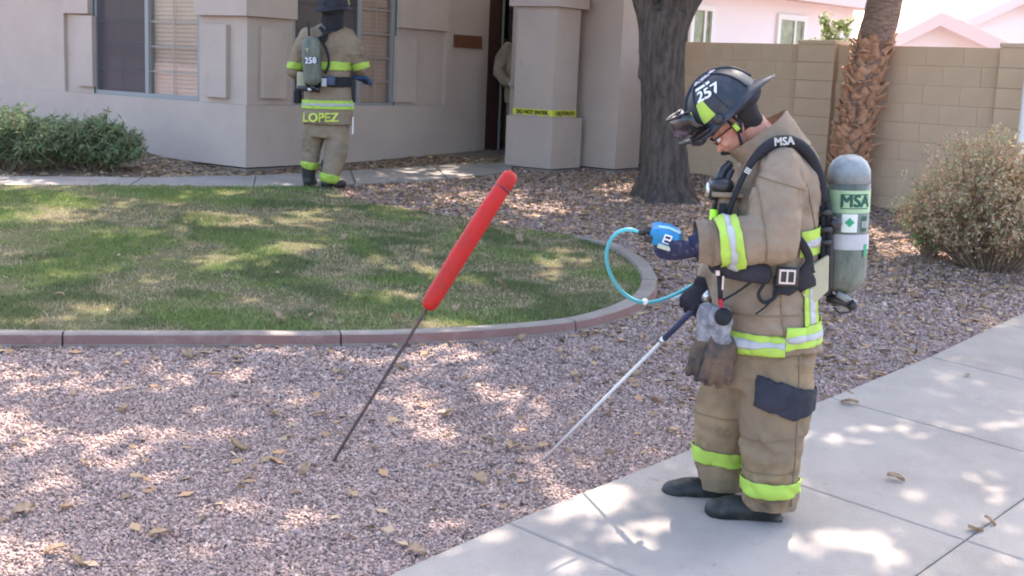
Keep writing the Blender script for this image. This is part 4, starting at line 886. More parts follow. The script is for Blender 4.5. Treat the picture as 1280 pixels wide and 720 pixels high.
# reflective trim
def band(src, a0, b0, a1, b1, extra=(), off=.011, th=.004): return patch(src, [plane2(P, a0, b0, -1), plane2(P, a1, b1, 1)]+list(extra), off, th)
def trim(src, a0, b0, a1, b1, extra=(), par=ff):
    o = add1('reflective_trim', band(src, a0, b0, a1, b1, extra), M_LIME, par)
    mid = lambda p, q, t: (p[0]+(q[0]-p[0])*t, p[1]+(q[1]-p[1])*t)
    add1('silver_stripe', band(src, mid(a0, a1, .36), mid(b0, b1, .36), mid(a0, a1, .66), mid(b0, b1, .66), extra, .0135, .003), M_SILV, o); return o
front = (P(966, 410), Vector((-1, 0, 0))); back = (P(966.5, 410), Vector((1, 0, 0)))
trim(tor, (890, 402), (1020, 408), (890, 426), (1020, 430), [front]); trim(tor, (890, 396), (1020, 396), (890, 422), (1020, 421), [back])
trim(tor, (990, 281), (1025, 277), (990, 312), (1025, 312), [(P(984, 300), Vector((1, 0, 0)))])
trim(tor, (870, 300), (905, 302), (870, 328), (905, 332), [(P(912, 300), Vector((-1, 0, 0)))])
# vertical stripe on the skirt
add1('reflective_trim', patch(tor, [plane2(P, (990, 355), (990, 397), 1), plane2(P, (1009, 355), (1011, 397), -1), plane2(P, (980, 350), (1020, 350), -1), plane2(P, (980, 395.5), (1020, 395.5), 1), (P(990, 370, 0), Vector((0, -1, 0)))], .0105, .004), M_LIME)
add1('silver_stripe', patch(tor, [plane2(P, (996, 355), (997, 397), 1), plane2(P, (1004, 355), (1005, 397), -1), plane2(P, (980, 350), (1020, 350), -1), plane2(P, (980, 395.5), (1020, 395.5), 1), (P(990, 370, 0), Vector((0, -1, 0)))], .0135, .003), M_SILV)
o = add1('reflective_trim', patch(slv, [plane2(P, (881, 270), (888, 330), 1), plane2(P, (907, 268), (917, 330), -1)], .011, .004), M_LIME)
add1('silver_stripe', patch(slv, [plane2(P, (891, 270), (899, 330), 1), plane2(P, (898, 268), (907, 330), -1)], .0135, .003), M_SILV, o)
add1('reflective_trim', patch(legFm, [plane2(P, (870, 562), (930, 570), -1), plane2(P, (870, 580), (930, 588), 1)], .01, .004), M_LIME)
add1('reflective_trim', patch(legNm, [plane2(P, (920, 583), (1010, 585), -1), plane2(P, (920, 600), (1010, 602), 1)], .01, .004), M_LIME)
# body: head, neck and trunk under the clothes as one surface
hc = P(914, 154); TH = .80
eh = Vector((math.cos(TH), 0, -math.sin(TH))); uh = Vector((math.sin(TH), 0, math.cos(TH)))
MH = orient(hc, eh, uh)
hm = head_mesh(); body = MB(); body.v = [tuple(MH@Vector(v)) for v in hm.v]; body.f = hm.f; body.m = hm.m
body.tube([hc-eh*.05-uh*.04, P(958, 182), P(966, 200)], [.06, .07, .09], 14)
body.loft([ringe(P(x, y), a*.72, b*.72, 16) for x, y, a, b in ((973, 195, .12, .2), (970, 240, .16, .22), (957, 320, .18, .21), (955, 400, .17, .2), (950, 450, .16, .2))])
body.chain([P(970, 215, -.15), P(966, 295, -.25), P(898, 301, -.255), P(884, 303, -.25)], [.06, .05, .035, .03], 10); body.chain([P(965, 215, .15), P(930, 300, .25), P(892, 345, .12)], [.06, .05, .033], 10)
body.chain([P(960, 450, -.09), P(965, 540, -.11), P(962, 625, -.11)], [.085, .06, .045], 10); body.chain([P(930, 450, .08), P(905, 530, .09), P(904, 605, .1)], [.085, .06, .045], 10)
bme = remesh(body, .0062, 2); add1('body', bme, M_SKIN)
hr = MB(); hr.ell(MH@Vector((-.045, 0, -.0)), (.078, .079, .085)); hr.ell(MH@Vector((-.06, 0, -.055)), (.05, .066, .05)); hrm = remesh(hr, .008, 3); add1('hair', hrm, M_HAIR)
ms = MB(); ms.tube([MH@Vector((.085, .034, -.078)), MH@Vector((.104, .014, -.066)), MH@Vector((.106, 0, -.064)), MH@Vector((.104, -.014, -.066)), MH@Vector((.085, -.034, -.078))], .0065, 6); add1('moustache', ms, M_HAIR)
ey = MB()
for s in (1, -1): ey.ell(MH@Vector((.082, .032*s, -.008)), (.011,)*3, None, 10, 7)
add1('eye', ey, M_WHITE)
for s in (1, -1):
    gl_ = MB(); gl_.tube([MH@Vector((.098, .012*s, -.001)), MH@Vector((.1, .03*s, .006)), MH@Vector((.092, .052*s, .002)), MH@Vector((.096, .03*s, -.022)), MH@Vector((.1, .012*s, -.016))], .0028, 5); gl_.tube([MH@Vector((.09, .055*s, .002)), MH@Vector((.0, .083*s, -.002))], .0028, 5); add1('spectacle_frame', gl_, M_BLACK)
# ear piece and chin strap
es = MB(); es.tube([MH@Vector((.012, .088, .03)), MH@Vector((.012, .09, -.03)), MH@Vector((.035, .078, -.085)), MH@Vector((.055, .05, -.118))], [.013, .016, .013, .01], 8, flat=.4); es.tube([MH@Vector((-.012, .09, .04)), MH@Vector((-.02, .094, -.01)), MH@Vector((.005, .09, -.04))], [.006, .007, .006], 8); add1('chin_strap', es, M_BLACK)
lb_ = MB(); lb_.box((0, 0, 0), (.018, .006, .03), orient((0, 0, 0), eh, uh).to_3x3()); lb_.v = [tuple(Vector(v)+MH@Vector((.006, .102, -.01))) for v in lb_.v]; add1('strap_label', lb_, M_LIME)
# helmet
A_, B_ = P(871, 178), P(958, 94); ax_ = (A_-B_).normalized(); up_ = Vector((0, 1, 0)).cross(ax_)*1.0
up_ = up_ if up_.z > 0 else -up_
hcen = P(910, 139)+up_*.008
MHE = orient(hcen, ax_, up_); shell, dome, put = helmet(ff, MHE)
# face shield, flipped up at the front
vz = MB(); n_ = 14; v0 = []; v1 = []; v2 = []; v3 = []
for i in range(n_+1):
    t = -.95+1.9*i/n_; v0.append(Vector((.172*math.cos(t)+.006, .135*math.sin(t), .008))); v1.append(Vector((.205*math.cos(t)+.010, .152*math.sin(t), .045+.025*math.cos(t)))); v2.append(Vector((.188*math.cos(t)+.008, .140*math.sin(t), .080+.055*math.cos(t))))
vz.loft([v0, v1, v2], cap=False, closed=False); put('visor', evalmesh(vz.mesh('v'), [('SOLIDIFY', dict(thickness=.003))]), M_VISOR, shell)
vb = MB(); vb.tube(v2, .004, 6); vb.tube(v0, .006, 6); put('visor_rim', vb, M_BPLAS, shell)
gg = MB(); gg.ell((.155, 0, -.012), (.03, .08, .022)); gg.tube([Vector((.185, -.07, .012)), Vector((.222, 0, .03)), Vector((.185, .07, .012))], .007, 8); gg.ell((.06, .13, .012), (.02, .014, .02)); put('goggles', gg, M_BPLAS, shell)
sh_ = MB(); sh_.loft([[Vector((.158, -.03, .01)), Vector((.158, .03, .01)), Vector((.152, .035, .07)), Vector((.146, .022, .125)), Vector((.146, -.022, .125)), Vector((.152, -.035, .07))], [Vector((.166, -.03, .01)), Vector((.166, .03, .01)), Vector((.160, .035, .07)), Vector((.154, .022, .127)), Vector((.154, -.022, .127)), Vector((.160, -.035, .07))]]); put('front_shield', sh_, M_PAD, shell, False)
# helmet numbers: laid on the dome's side
def ondome(th0, ph0, s=1.03):
    def f(x, y, z):
        c, s_ = math.cos(.30), math.sin(.30); x, y = x*c-y*s_, x*s_+y*c
        ph = ph0+y/.15; th = th0-x/(.135*max(.3, math.cos(ph0))); return dome(th, ph, s)
    return f
def side(f): return lambda x, y, z: f(-x, y, z)
t_ = textmesh('257', .060, side(ondome(1.42, .70)), bold=.0016); put('helmet_number', t_, M_WHITE, shell, False)
t_ = gridpatch(.058, .012, side(ondome(1.40, .98)), 6, 2); put('helmet_label', t_, M_WHITE, shell, False)
t_ = gridpatch(.10, .022, side(ondome(1.9, 1.22)), 10, 3); put('helmet_sticker', t_, mat('sticker', (.6, .5, .56), .6, .3, ((.1, .13, .2), 60, .45, .6), var2=((.6, .15, .2), 70, .58, .68)), shell, False)
# ---- breathing set
def cylr(c, ang, R, u, v): return c
tk0, tk1 = P(1062, 206), P(1054, 356); tax = (tk0-tk1).normalized(); Lt = (tk0-tk1).length; tX = Vector((1, 0, 0)); tX = (tX-tax*tX.dot(tax)).normalized(); tY = tax.cross(tX); RT_ = .086
def onTank(R, u, ang): return tk1+tax*u+(tX*math.cos(ang)+tY*math.sin(ang))*R
tm = MB(); prof = [(-.035, .02), (-.03, .034), (-.012, .062), (.015, .08), (.04, RT_), (Lt-.07, RT_)]; tm.loft([[onTank(r, u, 2*math.pi*k/36) for k in range(36)] for u, r in prof])
tank = add1('air_cylinder', tm, M_TANK)
tt = MB(); prof = [(Lt-.07, RT_), (Lt-.02, RT_-.004), (Lt+.015, RT_-.02), (Lt+.035, RT_-.048), (Lt+.042, .004)]; tt.loft([[onTank(r+.0006, u, 2*math.pi*k/36) for k in range(36)] for u, r in prof]); add1('cylinder_top', tt, M_TTOP, tank)
# which angle faces the camera?
vdir = (Vector((0, 1, 0))); a0 = math.atan2(vdir.dot(tY), vdir.dot(tX))
def wrap(u0, R=RT_+.002, da=0.): return lambda x, y, z: onTank(R+z, u0+y, a0+da+x/R)
def uat(py): return (P(1060, py)-tk1).dot(tax)
def bandm(p0, p1, m, name, R, a=math.pi*2):
    b = MB(); us = (uat(p1), uat(p0)); b.loft([[onTank(R, u, 2*math.pi*k/36) for k in range(36)] for u in us], cap=False); return add1(name, b, m, tank)
bandm(236, 264, M_PGREEN, 'green_band', RT_+.0012); bandm(290, 309, M_SILV, 'cylinder_strap', RT_+.004)
sg = 1 if (onTank(RT_, 0, a0+.3)-onTank(RT_, 0, a0)).x < 0 else -1    # camera sees -x of the figure on its right
wr_ = lambda u0, R=RT_+.003, da=0.: (lambda x, y, z: onTank(R+z, u0+y, a0+sg*da+sg*x/R))
fr_ = lambda w_, h_, f: gridpatch(w_, h_, f, 12, 2)
add1('maker_plate', fr_(.12, .058, wr_(uat(249.5), RT_+.0022, .12)), M_DGREEN, tank); add1('maker_plate', fr_(.112, .05, wr_(uat(249.5), RT_+.0028, .12)), M_PGREEN, tank)
add1('maker_lettering', textmesh('MSA', .066, wr_(uat(249.5), RT_+.0036, .12), bold=.0028), M_DGREEN, tank, False)
add1('cylinder_label', fr_(.062, .072, wr_(uat(276), RT_+.0022, -.12)), mat('label_white', (.6, .66, .6), .6, .3), tank)
dm = MB(); f = wr_(uat(275), RT_+.0034, -.12); dm.add([f(0, .019, 0), f(-.019, 0, 0), f(0, -.019, 0), f(.019, 0, 0)], [(0, 1, 2, 3)]); add1('green_diamond', dm, M_MGREEN, tank, False)
add1('cylinder_label', fr_(.028, .06, wr_(uat(277), RT_+.0024, .62)), M_DGREEN, tank); add1('cylinder_label', fr_(.02, .05, wr_(uat(310), RT_+.005, .75)), M_MGREEN, tank)
add1('label_lines', textmesh('||||', .03, wr_(uat(277), RT_+.0034, .62)), M_WHITE, tank, False)
# valve, gauge and bottom regulator
vl = MB(); vb0 = P(1050, 362, -.01); vl.tube([tk1+tax*-.03, tk1+tax*-.085], .017, 12); vl.tube([P(1034, 372, -.02), P(1066, 380, -.02)], [.018, .02], 12); vl.ell(P(1065, 381, -.02), (.024, .03, .024)); vl.tube([P(1034, 345, .0), P(1036, 368, -.01), P(1044, 378, -.02)], .016, 10); vl.tube([P(1042, 384, -.03), P(1050, 392, -.03), P(1062, 390, -.03), P(1070, 380, -.03)], .005, 6)
vo = add1('valve', vl, M_BPLAS, tank); gm_ = MB(); gm_.tube([P(1046, 367, -.06), P(1060, 374, -.06)], [.014, .014], 10); add1('valve_sleeve', gm_, mat('grey_rubber', (.2, .22, .22), .5, .4), tank)
# backplate
bp = MB(); bq = [P(1026, 225, 0), P(1030, 260, 0), P(1031, 300, 0), P(1031, 345, 0), P(1030, 372, 0)]
bp.loft([ringe(p, .022, w_, 12, Vector((1, 0, 0)), Vector((0, 1, 0)), .6) for p, w_ in zip(bq, (.05, .09, .1, .11, .06))]); back_ = add1('backplate', evalmesh(bp.mesh('b'), [('SUBSURF', dict(levels=1))]), M_BPLAS)
hs = MB(); hs.tube(smoothpath([P(1000, 192, -.14), P(1014, 206, -.13), P(1024, 235, -.11), P(1029, 280, -.1), P(1028, 330, -.1), P(1036, 360, -.06)], 5), .011, 8); hs.tube(smoothpath([P(1030, 240, -.1), P(1036, 275, -.1), P(1034, 320, -.1)], 5), .014, 8); add1('air_hose', hs, M_BLACK, back_)
for py in (266, 287, 303): kb = MB(); kb.tube([P(1026, py, -.13), P(1040, py, -.13)], .012, 8); add1('hose_clip', kb, M_BPLAS, back_)
kb = MB(); kb.ell(P(1043, 279, -.10), (.03, .03, .03)); add1('strap_knob', kb, M_BPLAS, back_)
# shoulder strap over the near shoulder (follows the jacket)
sb = MB(); spth = [P(910, 268, -.185), P(918, 246, -.195), P(927, 225, -.2), P(938, 205, -.195), P(954, 187, -.18), P(974, 177, -.165), P(994, 179, -.155), P(1011, 193, -.14), P(1023, 220, -.12), P(1029, 252, -.11)]
sp_ = smoothpath(spth, 5); rr = []
for i, p in enumerate(sp_):
    t = (sp_[min(i+1, len(sp_)-1)]-sp_[max(0, i-1)]).normalized(); c = p; nrm = t.cross(Vector((0, 1, 0))).normalized(); k = i/(len(sp_)-1); wd = .010+.014*max(0, min(1, (k-.25)*4))
    rr.append([c+Vector((0, 1, 0))*(.024*math.cos(a))*(-1)+nrm*(wd*math.sin(a)) for a in [2*math.pi*j/12 for j in range(12)]])
sb.loft(rr); strap = add1('shoulder_strap', sb, M_BLACK)
def onstrap(i, lift=.03): return sp_[i]+Vector((0, lift, 0))
def strap_text(s, size, i0, m, name):
    def f(x, y, z):
        q = i0+x/.02*.9; i = int(max(0, min(len(sp_)-2, math.floor(q)))); t = sp_[i+1]-sp_[i]; d = t.length; k = (x-(i-i0)*.0)*0; 
        T = (sp_[min(i0+2, len(sp_)-1)]-sp_[i0-2]).normalized(); Nn = Vector((0, 1, 0)).cross(T)*-1; Nn = Nn if Nn.z > 0 else -Nn
        return sp_[i0]+Vector((0, .0305, 0))+T*x+Nn*y+Vector((0, .001, 0))
    return add1(name, textmesh(s, size, f, bold=.0014), m, strap, False)
strap_text('MSA', .042, 26, M_WHITE, 'strap_lettering'); strap_text('III', .03, 13, M_WHITE, 'strap_lettering')
# waist pad, belt, buckle
wpz = MB(); wpz.loft([ringe(c, a, b, 14, Vector((0, 0, 1)), Vector((0, 1, 0))) for c, a, b in ((P(884, 327, -.2), .030, .02), (P(895, 331, -.235), .044, .03), (P(925, 336, -.262), .05, .035), (P(950, 340, -.262), .048, .034), (P(966, 344, -.25), .04, .03))]); wp_o = add1('waist_pad', evalmesh(wpz.mesh('w'), [('SUBSURF', dict(levels=1))]), M_PAD)
tb_ = MB(); 
bel = patch(tor, [plane2(P, (955, 332), (1025, 318), -1), plane2(P, (955, 356), (1025, 343), 1), (P(952, 340), Vector((1, 0, 0)))], .022, .012); add1('waist_belt', bel, M_BLACK)

dg = MB(); dg.tube(smoothpath([P(992, 352, -.25), P(1003, 340, -.24), P(1012, 325, -.225), P(1003, 305, -.25), P(994, 296, -.25)], 4), .017, 8, flat=.4, up=(0, 1, 0)); add1('side_strap', dg, M_BLACK)
bk = MB(); q = P(984, 346, -.275)
for dx, dz in ((-.028, 0), (0, 0), (.028, 0)): bk.box(q+Vector((dx, 0, dz)), (.007, .01, .05), bev=.002)
for dz in (-.024, .024): bk.box(q+Vector((0, 0, dz)), (.06, .009, .007))
add1('buckle', bk, M_STEEL, None or ff, False)
bs = MB(); bs.box(P(984, 346, -.262), (.085, .02, .075), bev=.006); add1('buckle_pad', bs, M_BPLAS)
hl = MB(); hl.tube(smoothpath([P(955, 355, -.262), P(948, 368, -.265), P(955, 378, -.262), P(968, 372, -.262), P(975, 358, -.262)], 5), .007, 6); hl.tube(smoothpath([P(966, 374, -.262), P(955, 385, -.262), P(944, 393, -.262)], 3), .008, 6, flat=.4); hl.tube(smoothpath([P(940, 352, -.26), P(920, 366, -.25), P(902, 376, -.24)], 4), .012, 6, flat=.4); add1('loose_strap', hl, M_BLACK)
# pale skirt flap behind the hip
fl_ = MB(); a, b, c, d, e = P(1000, 341, -.21), P(1037, 319, -.17), P(1036, 364, -.17), P(1016, 382, -.18), P(1004, 370, -.21)
fl_.loft([[a, b, c, d, e], [v+Vector((0, -.03, 0)) for v in (a, b, c, d, e)]]); fme_ = evalmesh(fl_.mesh('f'), [('BEVEL', dict(width=.008, segments=2))]); add1('hip_flap', fme_, M_FLAP, smooth=False)
# chest: mask regulator, gauge, radio strap
ch = MB(); ch.ell(P(890, 236, -.12), (.022, .045, .045)); ch.ell(P(902, 232, -.14), (.05, .05, .035)); ch.tube(smoothpath([P(912, 205, -.1), P(902, 216, -.13), P(898, 232, -.14)], 4), .018, 8); ch.tube(smoothpath([P(915, 212, -.13), P(908, 228, -.15), P(906, 246, -.15)], 4), .013, 8); ch.tube([P(894, 246, -.14), P(893, 262, -.14)], .009, 8); add1('regulator', ch, M_BPLAS)
lz = MB(); lz.ell(P(885, 237, -.13), (.010, .024, .030)); add1('regulator_lens', lz, M_STEEL)
pk = MB(); pk.loft([ringe(P(x, y, -.1), a, .07, 12, sq=.6) for x, y, a in ((910, 240, .045), (908, 255, .05), (907, 278, .05), (907, 284, .045))]); add1('chest_pocket', evalmesh(pk.mesh('p'), [('SUBSURF', dict(levels=1))]), M_TAN)
pf = MB(); pf.box(P(907, 242, -.12), (.12, .13, .02), bev=.006); add1('pocket_flap', pf, M_TAN)
lt = MB(); lt.loft([ringe(P(x, y, -.16), .017, .02, 10) for x, y in ((893, 262), (890, 300))]); add1('lime_light', lt, mat('lime_plastic', (.45, .85, .03), .5, .4))
rd = MB(); rd.box(P(903, 262, -.185), (.03, .012, .05), bev=.004); add1('radio_mic', rd, M_BLACK)
# near hand and meter
gm1 = hand(curl=(.45, .75, .5), r=.0128, thumb=(.35, .9)); wr0 = P(868, 312, -.258); gm1.transform(orient(wr0, Vector((1, .04, -.05)), Vector((.1, .75, -.66)))@Matrix.Scale(1.18, 4)); add1('glove', gm1, M_GLOVE)
gc = MB(); gc.tube([P(884, 302, -.255), P(866, 310, -.256)], [.055, .046], 16); add1('glove_cuff', gc, M_GLOVE)
meter = thing('gas_meter', 'blue handheld gas meter in the near hand of the standing firefighter', 'gas meter', wmat(ff)@P(832, 296, -.25), 0.)
def addm(name, mb, m, p, smooth=False):
    me = mb.mesh(name) if isinstance(mb, MB) else mb; me.transform(wmat(ff)); return link(name, me, m, p, True, smooth)
mm_ = MB(); qx = Vector((math.cos(.26), 0, math.sin(.26))); MM = orient(P(832, 294, -.25), qx, Vector((0, .35, 1)))
mt_ = MB(); mt_.loft([[Vector((x, y*s, z*s2+zo)) for y, z in ((-.04, -.03), (.04, -.03), (.045, -.02), (.045, .02), (.03, .032), (-.03, .032), (-.045, .02), (-.045, -.02))] for x, s, s2, zo in ((-.058, .75, .6, .0), (-.045, .98, 1., 0), (.0, 1.05, 1.15, 0), (.04, 1., 1.1, -.003), (.062, .8, .75, -.004))]); me = evalmesh(mt_.mesh('m'), [('BEVEL', dict(width=.005, segments=2))]); me.transform(MM); mb_o = addm('meter_body', me, M_BLUE, meter, True)
nz = MB(); nz.tube([Vector((.05, 0, 0)), Vector((.078, 0, 0))], [.024, .02], 12); nz.box(Vector((.062, .03, -.018)), (.03, .03, .03), bev=.005); nz.v = [tuple(MM@Vector(v)) for v in nz.v]; addm('meter_nozzle', nz, M_BPLAS, meter)
b_ = MB(); b_.box(Vector((-.004, .0475, .008)), (.030, .006, .036), bev=.0025); b_.v = [tuple(MM@Vector(v)) for v in b_.v]; em_ = addm('meter_emblem', b_, M_WHITE, meter)
for z_ in (-.0005, .0165): b_ = MB(); b_.box(Vector((-.004, .0508, z_)), (.019, .0012, .010)); b_.v = [tuple(MM@Vector(v)) for v in b_.v]; addm('emblem_bar', b_, M_DGREEN if False else mat('emblem_navy', (.01, .03, .12), .5, .3), em_)
lb2 = MB(); lb2.box(Vector((-.004, .046, -.028)), (.05, .008, .018), bev=.002); lb2.v = [tuple(MM@Vector(v)) for v in lb2.v]; addm('meter_label', lb2, mat('meter_sticker', (.45, .5, .4), .6, .3), meter)
hd = MB(); hd.tube([MM@Vector(v) for v in ((.04, .02, .034), (0, .02, .042), (-.045, .02, .036))], .006, 6); addm('meter_trim', hd, mat('pale_blue', (.3, .55, .7), .5, .4), meter)
# hose from the meter, round in a loop, to the probe
hz = thing('sample_hose', 'thin teal hose looping from the blue meter to the probe', 'hose', wmat(ff)@P(800, 340, -.1))
hp = [P(806, 292, -.25), P(798, 290, -.26), P(786, 287, -.27), P(772, 291, -.26), P(762, 303, -.22), P(758, 322, -.17), P(764, 345, -.1), P(778, 365, -.04), P(798, 377, .02), P(822, 376, .08), P(848, 366, .13), P(872, 353, .15), P(884, 345, .12), P(880, 356, .10), P(878, 370, .08)]
m = MB(); m.tube(smoothpath(hp, 6), .0078, 8); addm('hose', m, M_HOSE, hz, True)
m = MB(); m.tube([hp[0]-Vector((.01, 0, 0)), hp[1]], .011, 10); m.tube([hp[1], hp[1].lerp(hp[2], .6)], .008, 8); addm('hose_fitting', m, M_BPLAS, hz); m = MB(); m.ell(P(806, 377, .04), (.014,)*3); addm('hose_clip', m, M_WTRIM, hz)
m = MB(); m.tube(smoothpath([P(842, 373, .1), P(868, 362, .12), P(886, 350, .12)], 4), .005, 6); addm('hose_branch', m, mat('pale_hose', (.4, .55, .58), .5, .4), hz)
# far hand gripping the probe
h0, h1 = P(884, 378, .12), P(668, 575, .12)
tip = G(672, 574); pr0 = wmat(ff)@P(873, 381, .05); prb = thing('gas_probe', 'long white gas probe rod with dark grip slanting down into the gravel', 'probe', (tip.x, tip.y, zg(tip.x, tip.y)))
dv = (Vector((tip.x, tip.y, zg(tip.x, tip.y)-.03))-pr0); m = MB(); m.tube([pr0+dv*.2, pr0+dv*.98], [.0075, .0065], 8); link('rod', m.mesh('rod'), M_PROBE, prb, True, True)
m = MB(); m.tube([pr0-dv.normalized()*.05, pr0+dv*.05, pr0+dv*.2], [.015, .013, .0125], 10); link('grip', m.mesh('grip'), M_PROBEH, prb, True, True)
m = MB(); m.tube([pr0-dv.normalized()*.075, pr0-dv.normalized()*.03], [.019, .017], 10); link('end_cap', m.mesh('end_cap'), M_STEEL, prb, True, True)
m = MB(); m.tube([pr0+dv*.195, pr0+dv*.215], .0145, 10); link('ferrule', m.mesh('ferrule'), M_STEEL, prb, True, True)
gm2 = hand(curl=(.9, 1.15, .8), r=.0145, thumb=(.45, 1.1)); gm2.transform(orient(P(881, 358, .07), Vector((.62, 0, -.78)), Vector((.6, .6, .45)))@Matrix.Scale(1.2, 4)@Matrix.Scale(-1, 4, Vector((0, 1, 0)))); gm2.flip_normals(); add1('glove', gm2, M_GLOVEK)
gc = MB(); gc.tube([P(889, 347, .1), P(878, 361, .07)], [.056, .045], 16); add1('glove_cuff', gc, M_GLOVEK)
# spare work gloves hanging from the belt
gv = thing('spare_gloves', 'worn brown work gloves with grey cuffs clipped to the hip of the standing firefighter', 'gloves', wmat(ff)@P(890, 430, -.2))
for k, (px, py, d, m_, yw) in enumerate(((885, 414, -.20, M_LEATH, .2), (900, 418, -.23, M_LEATH, -.2))):
    h_ = hand(fingers=(.075, .085, .08, .068), curl=(.12, .15, .2), r=.0165, thumb=(.5, .2), palm=.10); h_.transform(orient(P(px, py, d), Vector((.05-.06*k, 0, -1)), Vector((yw, 1, 0)))@Matrix.Scale(1.18, 4)); me = h_; me.transform(wmat(ff)); link('glove', me, m_, gv, True, True)
    c_ = MB(); c_.loft([ringe(P(px+1, py-34, d), .035, .03, 14), ringe(P(px, py-18, d), .048, .036, 14), ringe(P(px, py, d), .043, .033, 14), ringe(P(px, py+12, d), .042, .028, 14)])
    me = remesh(c_, .009, 3, (.008, 14, 14, k)); me.transform(wmat(ff)); link('cuff', me, mat('grey_knit', (.3, .3, .32), .9, .1, ((.16, .16, .18), 25, .4, .6)), gv, True, True)
m = MB(); m.tube([P(899, 342, -.26), P(900, 360, -.26), P(901, 380, -.26)], .010, 8); m.ell(P(904, 396, -.27), (.035, .03, .035)); addm('clip_strap', m, M_BLACK, gv, True)
m = MB(); m.tube([P(897, 338, -.275), P(897, 344, -.275)], .01, 8); m.tube([P(904, 345, -.272), P(903, 362, -.272)], .004, 6); addm('clip', m, M_STEEL, gv)
m = MB(); m.tube([P(900, 374, -.275), P(902, 384, -.275)], .009, 8); addm('red_tag', m, mat('red_plastic', (.35, .01, .03), .5, .4), gv)

# ------------------------------------------------------------------ the red-handled probe bar stuck in the gravel
rb = G(416, 578); rz = zg(rb.x, rb.y); rb = Vector((rb.x, rb.y, rz))
bar = thing('marker_bar', 'long red foam handle on a thin rusty rod leaning out of the gravel', 'marker', rb)
def rp_(px, py): return onplane(px, py, rb+Vector((0, .0, 0)), Vector((0, 1, -.25)).normalized())
a, b, c = rp_(531, 390), rp_(540, 383), rp_(641, 215)
m = MB(); m.tube(smoothpath([rb-Vector((.02, 0, .1)), rb, rb.lerp(a, .5)+Vector((-.004, 0, -.004)), a, a.lerp(c, .2)], 5), .0075, 8); link('rod', m.mesh('rod'), M_ROD, bar, True, True)
b = a.lerp(c, .02); m = MB(); d = (c-b); L = d.length; prof = [(0, .012), (.006, .026), (.03, .035), (.1, .039), (.4, .041), (.7, .040), (.862, .037), (.875, .0345), (.885, .036), (.90, .038), (.96, .037), (.985, .030), (.998, .016), (1.0, .004)]
pts = [b+d*t+Vector((0, 0, .010*math.sin(math.pi*t))) for t, r in prof]; m.tube(pts, [r for t, r in prof], 24); link('foam_grip', m.mesh('foam_grip'), M_RED, bar, True, True)
m = MB(); q0 = b+d*.868; q1 = b+d*.884; m.tube([q0, q1], .0375, 20); link('grip_ring', m.mesh('grip_ring'), mat('dark_red', (.16, .02, .03), .5, .3), bar, True, True)

# ------------------------------------------------------------------ firefighters at the house
def farman(root, yaw, label, P, J, full=True):
    t = thing('person', label, 'person', root, yaw)
    add = lambda name, me, m, p=t, smooth=True: link(name, me.mesh(name) if isinstance(me, MB) else me, m, p, False, smooth)
    return t, add
R2 = G(404, 239); R2 = Vector((R2.x, R2.y, zg(R2.x, R2.y)+.03)); YAW2 = math.radians(68)
Q = frame(R2, YAW2); f2, add2 = farman(R2, YAW2, 'firefighter seen from behind walking to the door with LOPEZ on the coat tail', Q, None)
q1 = Q(0+405, 100); rt2_ = Vector((math.cos(-YAW2), math.sin(-YAW2), 0)); fd2 = Vector((1, 0, 0)); 
EX = Matrix.Rotation(-YAW2, 3, 'Z')@Vector((1, 0, 0)); EY = Matrix.Rotation(-YAW2, 3, 'Z')@Vector((0, 1, 0))   # world x and y in the figure frame
def W2(mb_, T, n=22): mb_.loft([ringe(Q(x, y), a, b, n, EX, EY, .9) for x, y, a, b in T]); return mb_
T2 = [(414, 28, .085, .09), (412, 36, .17, .12), (410, 44, .225, .14), (409, 62, .235, .155), (409, 85, .225, .16), (410, 105, .22, .16), (410, 125, .235, .165), (410, 140, .25, .17), (410, 155, .245, .17)]
torso2 = W2(MB(), T2); s1 = [Q(385, 45, 0), Q(374, 68, .02), Q(368, 88, .06), Q(378, 98, .2)]; s2 = [Q(434, 45, 0), Q(446, 66, -.02), Q(452, 84, .02), Q(450, 94, .16)]
k2 = MB(); W2(k2, T2); k2.chain(s1, [.085, .08, .075, .06], 14); k2.chain(s2, [.085, .085, .075, .06], 14)
F2 = (.012, 5., 9., 21.); add2('jacket', remesh(k2, .013, 5, F2), M_TAN); tor2 = remesh(W2(MB(), T2), .013, 5, F2)
col = MB(); col.loft([ringe(Q(414, 36), .13, .11, 20, EX, EY), ringe(Q(415, 28), .10, .095, 20, EX, EY), ringe(Q(415, 27), .09, .085, 20, EX, EY)], cap=False); add2('collar', evalmesh(col.mesh('c'), [('SUBSURF', dict(levels=1))]), M_TAN)
p2 = MB(); p2.loft([ringe(Q(409, 140), .21, .15, 20, EX, EY), ringe(Q(409, 158), .215, .15, 20, EX, EY), ringe(Q(409, 172), .19, .14, 20, EX, EY)])
lg1 = [Q(393, 160, .02), Q(389, 185, .06), Q(387, 204, .06)]; lg2 = [Q(422, 160, .0), Q(420, 190, -.03), Q(412, 219, -.03)]
p2.chain(lg1, [.115, .1, .085], 16); p2.chain(lg2, [.12, .115, .095], 16); add2('trousers', remesh(p2, .013, 5, (.012, 5, 8, 31)), M_TAN)
def plq(a, b, side): A, B = Q(*a), Q(*b); n = (B-A).cross(EY).normalized(); return (A, n*side)
def band2(src, a0, b0, a1, b1, m, name='reflective_trim', par=f2, off=.011, extra=()): return add2(name, patch(src, [plq(a0, b0, UPS), plq(a1, b1, -UPS)]+list(extra), off, .004), m, par)
UPS = 1 if (Q(400, 10)-Q(400, 20)).dot((Q(440, 20)-Q(400, 20)).cross(EY).normalized()) > 0 else -1
band2(tor2, (370, 124), (445, 126), (370, 135), (445, 137), M_LIME)
band2(tor2, (370, 128), (445, 130), (370, 131), (445, 133), M_SILV, 'silver_stripe', off=.0135)
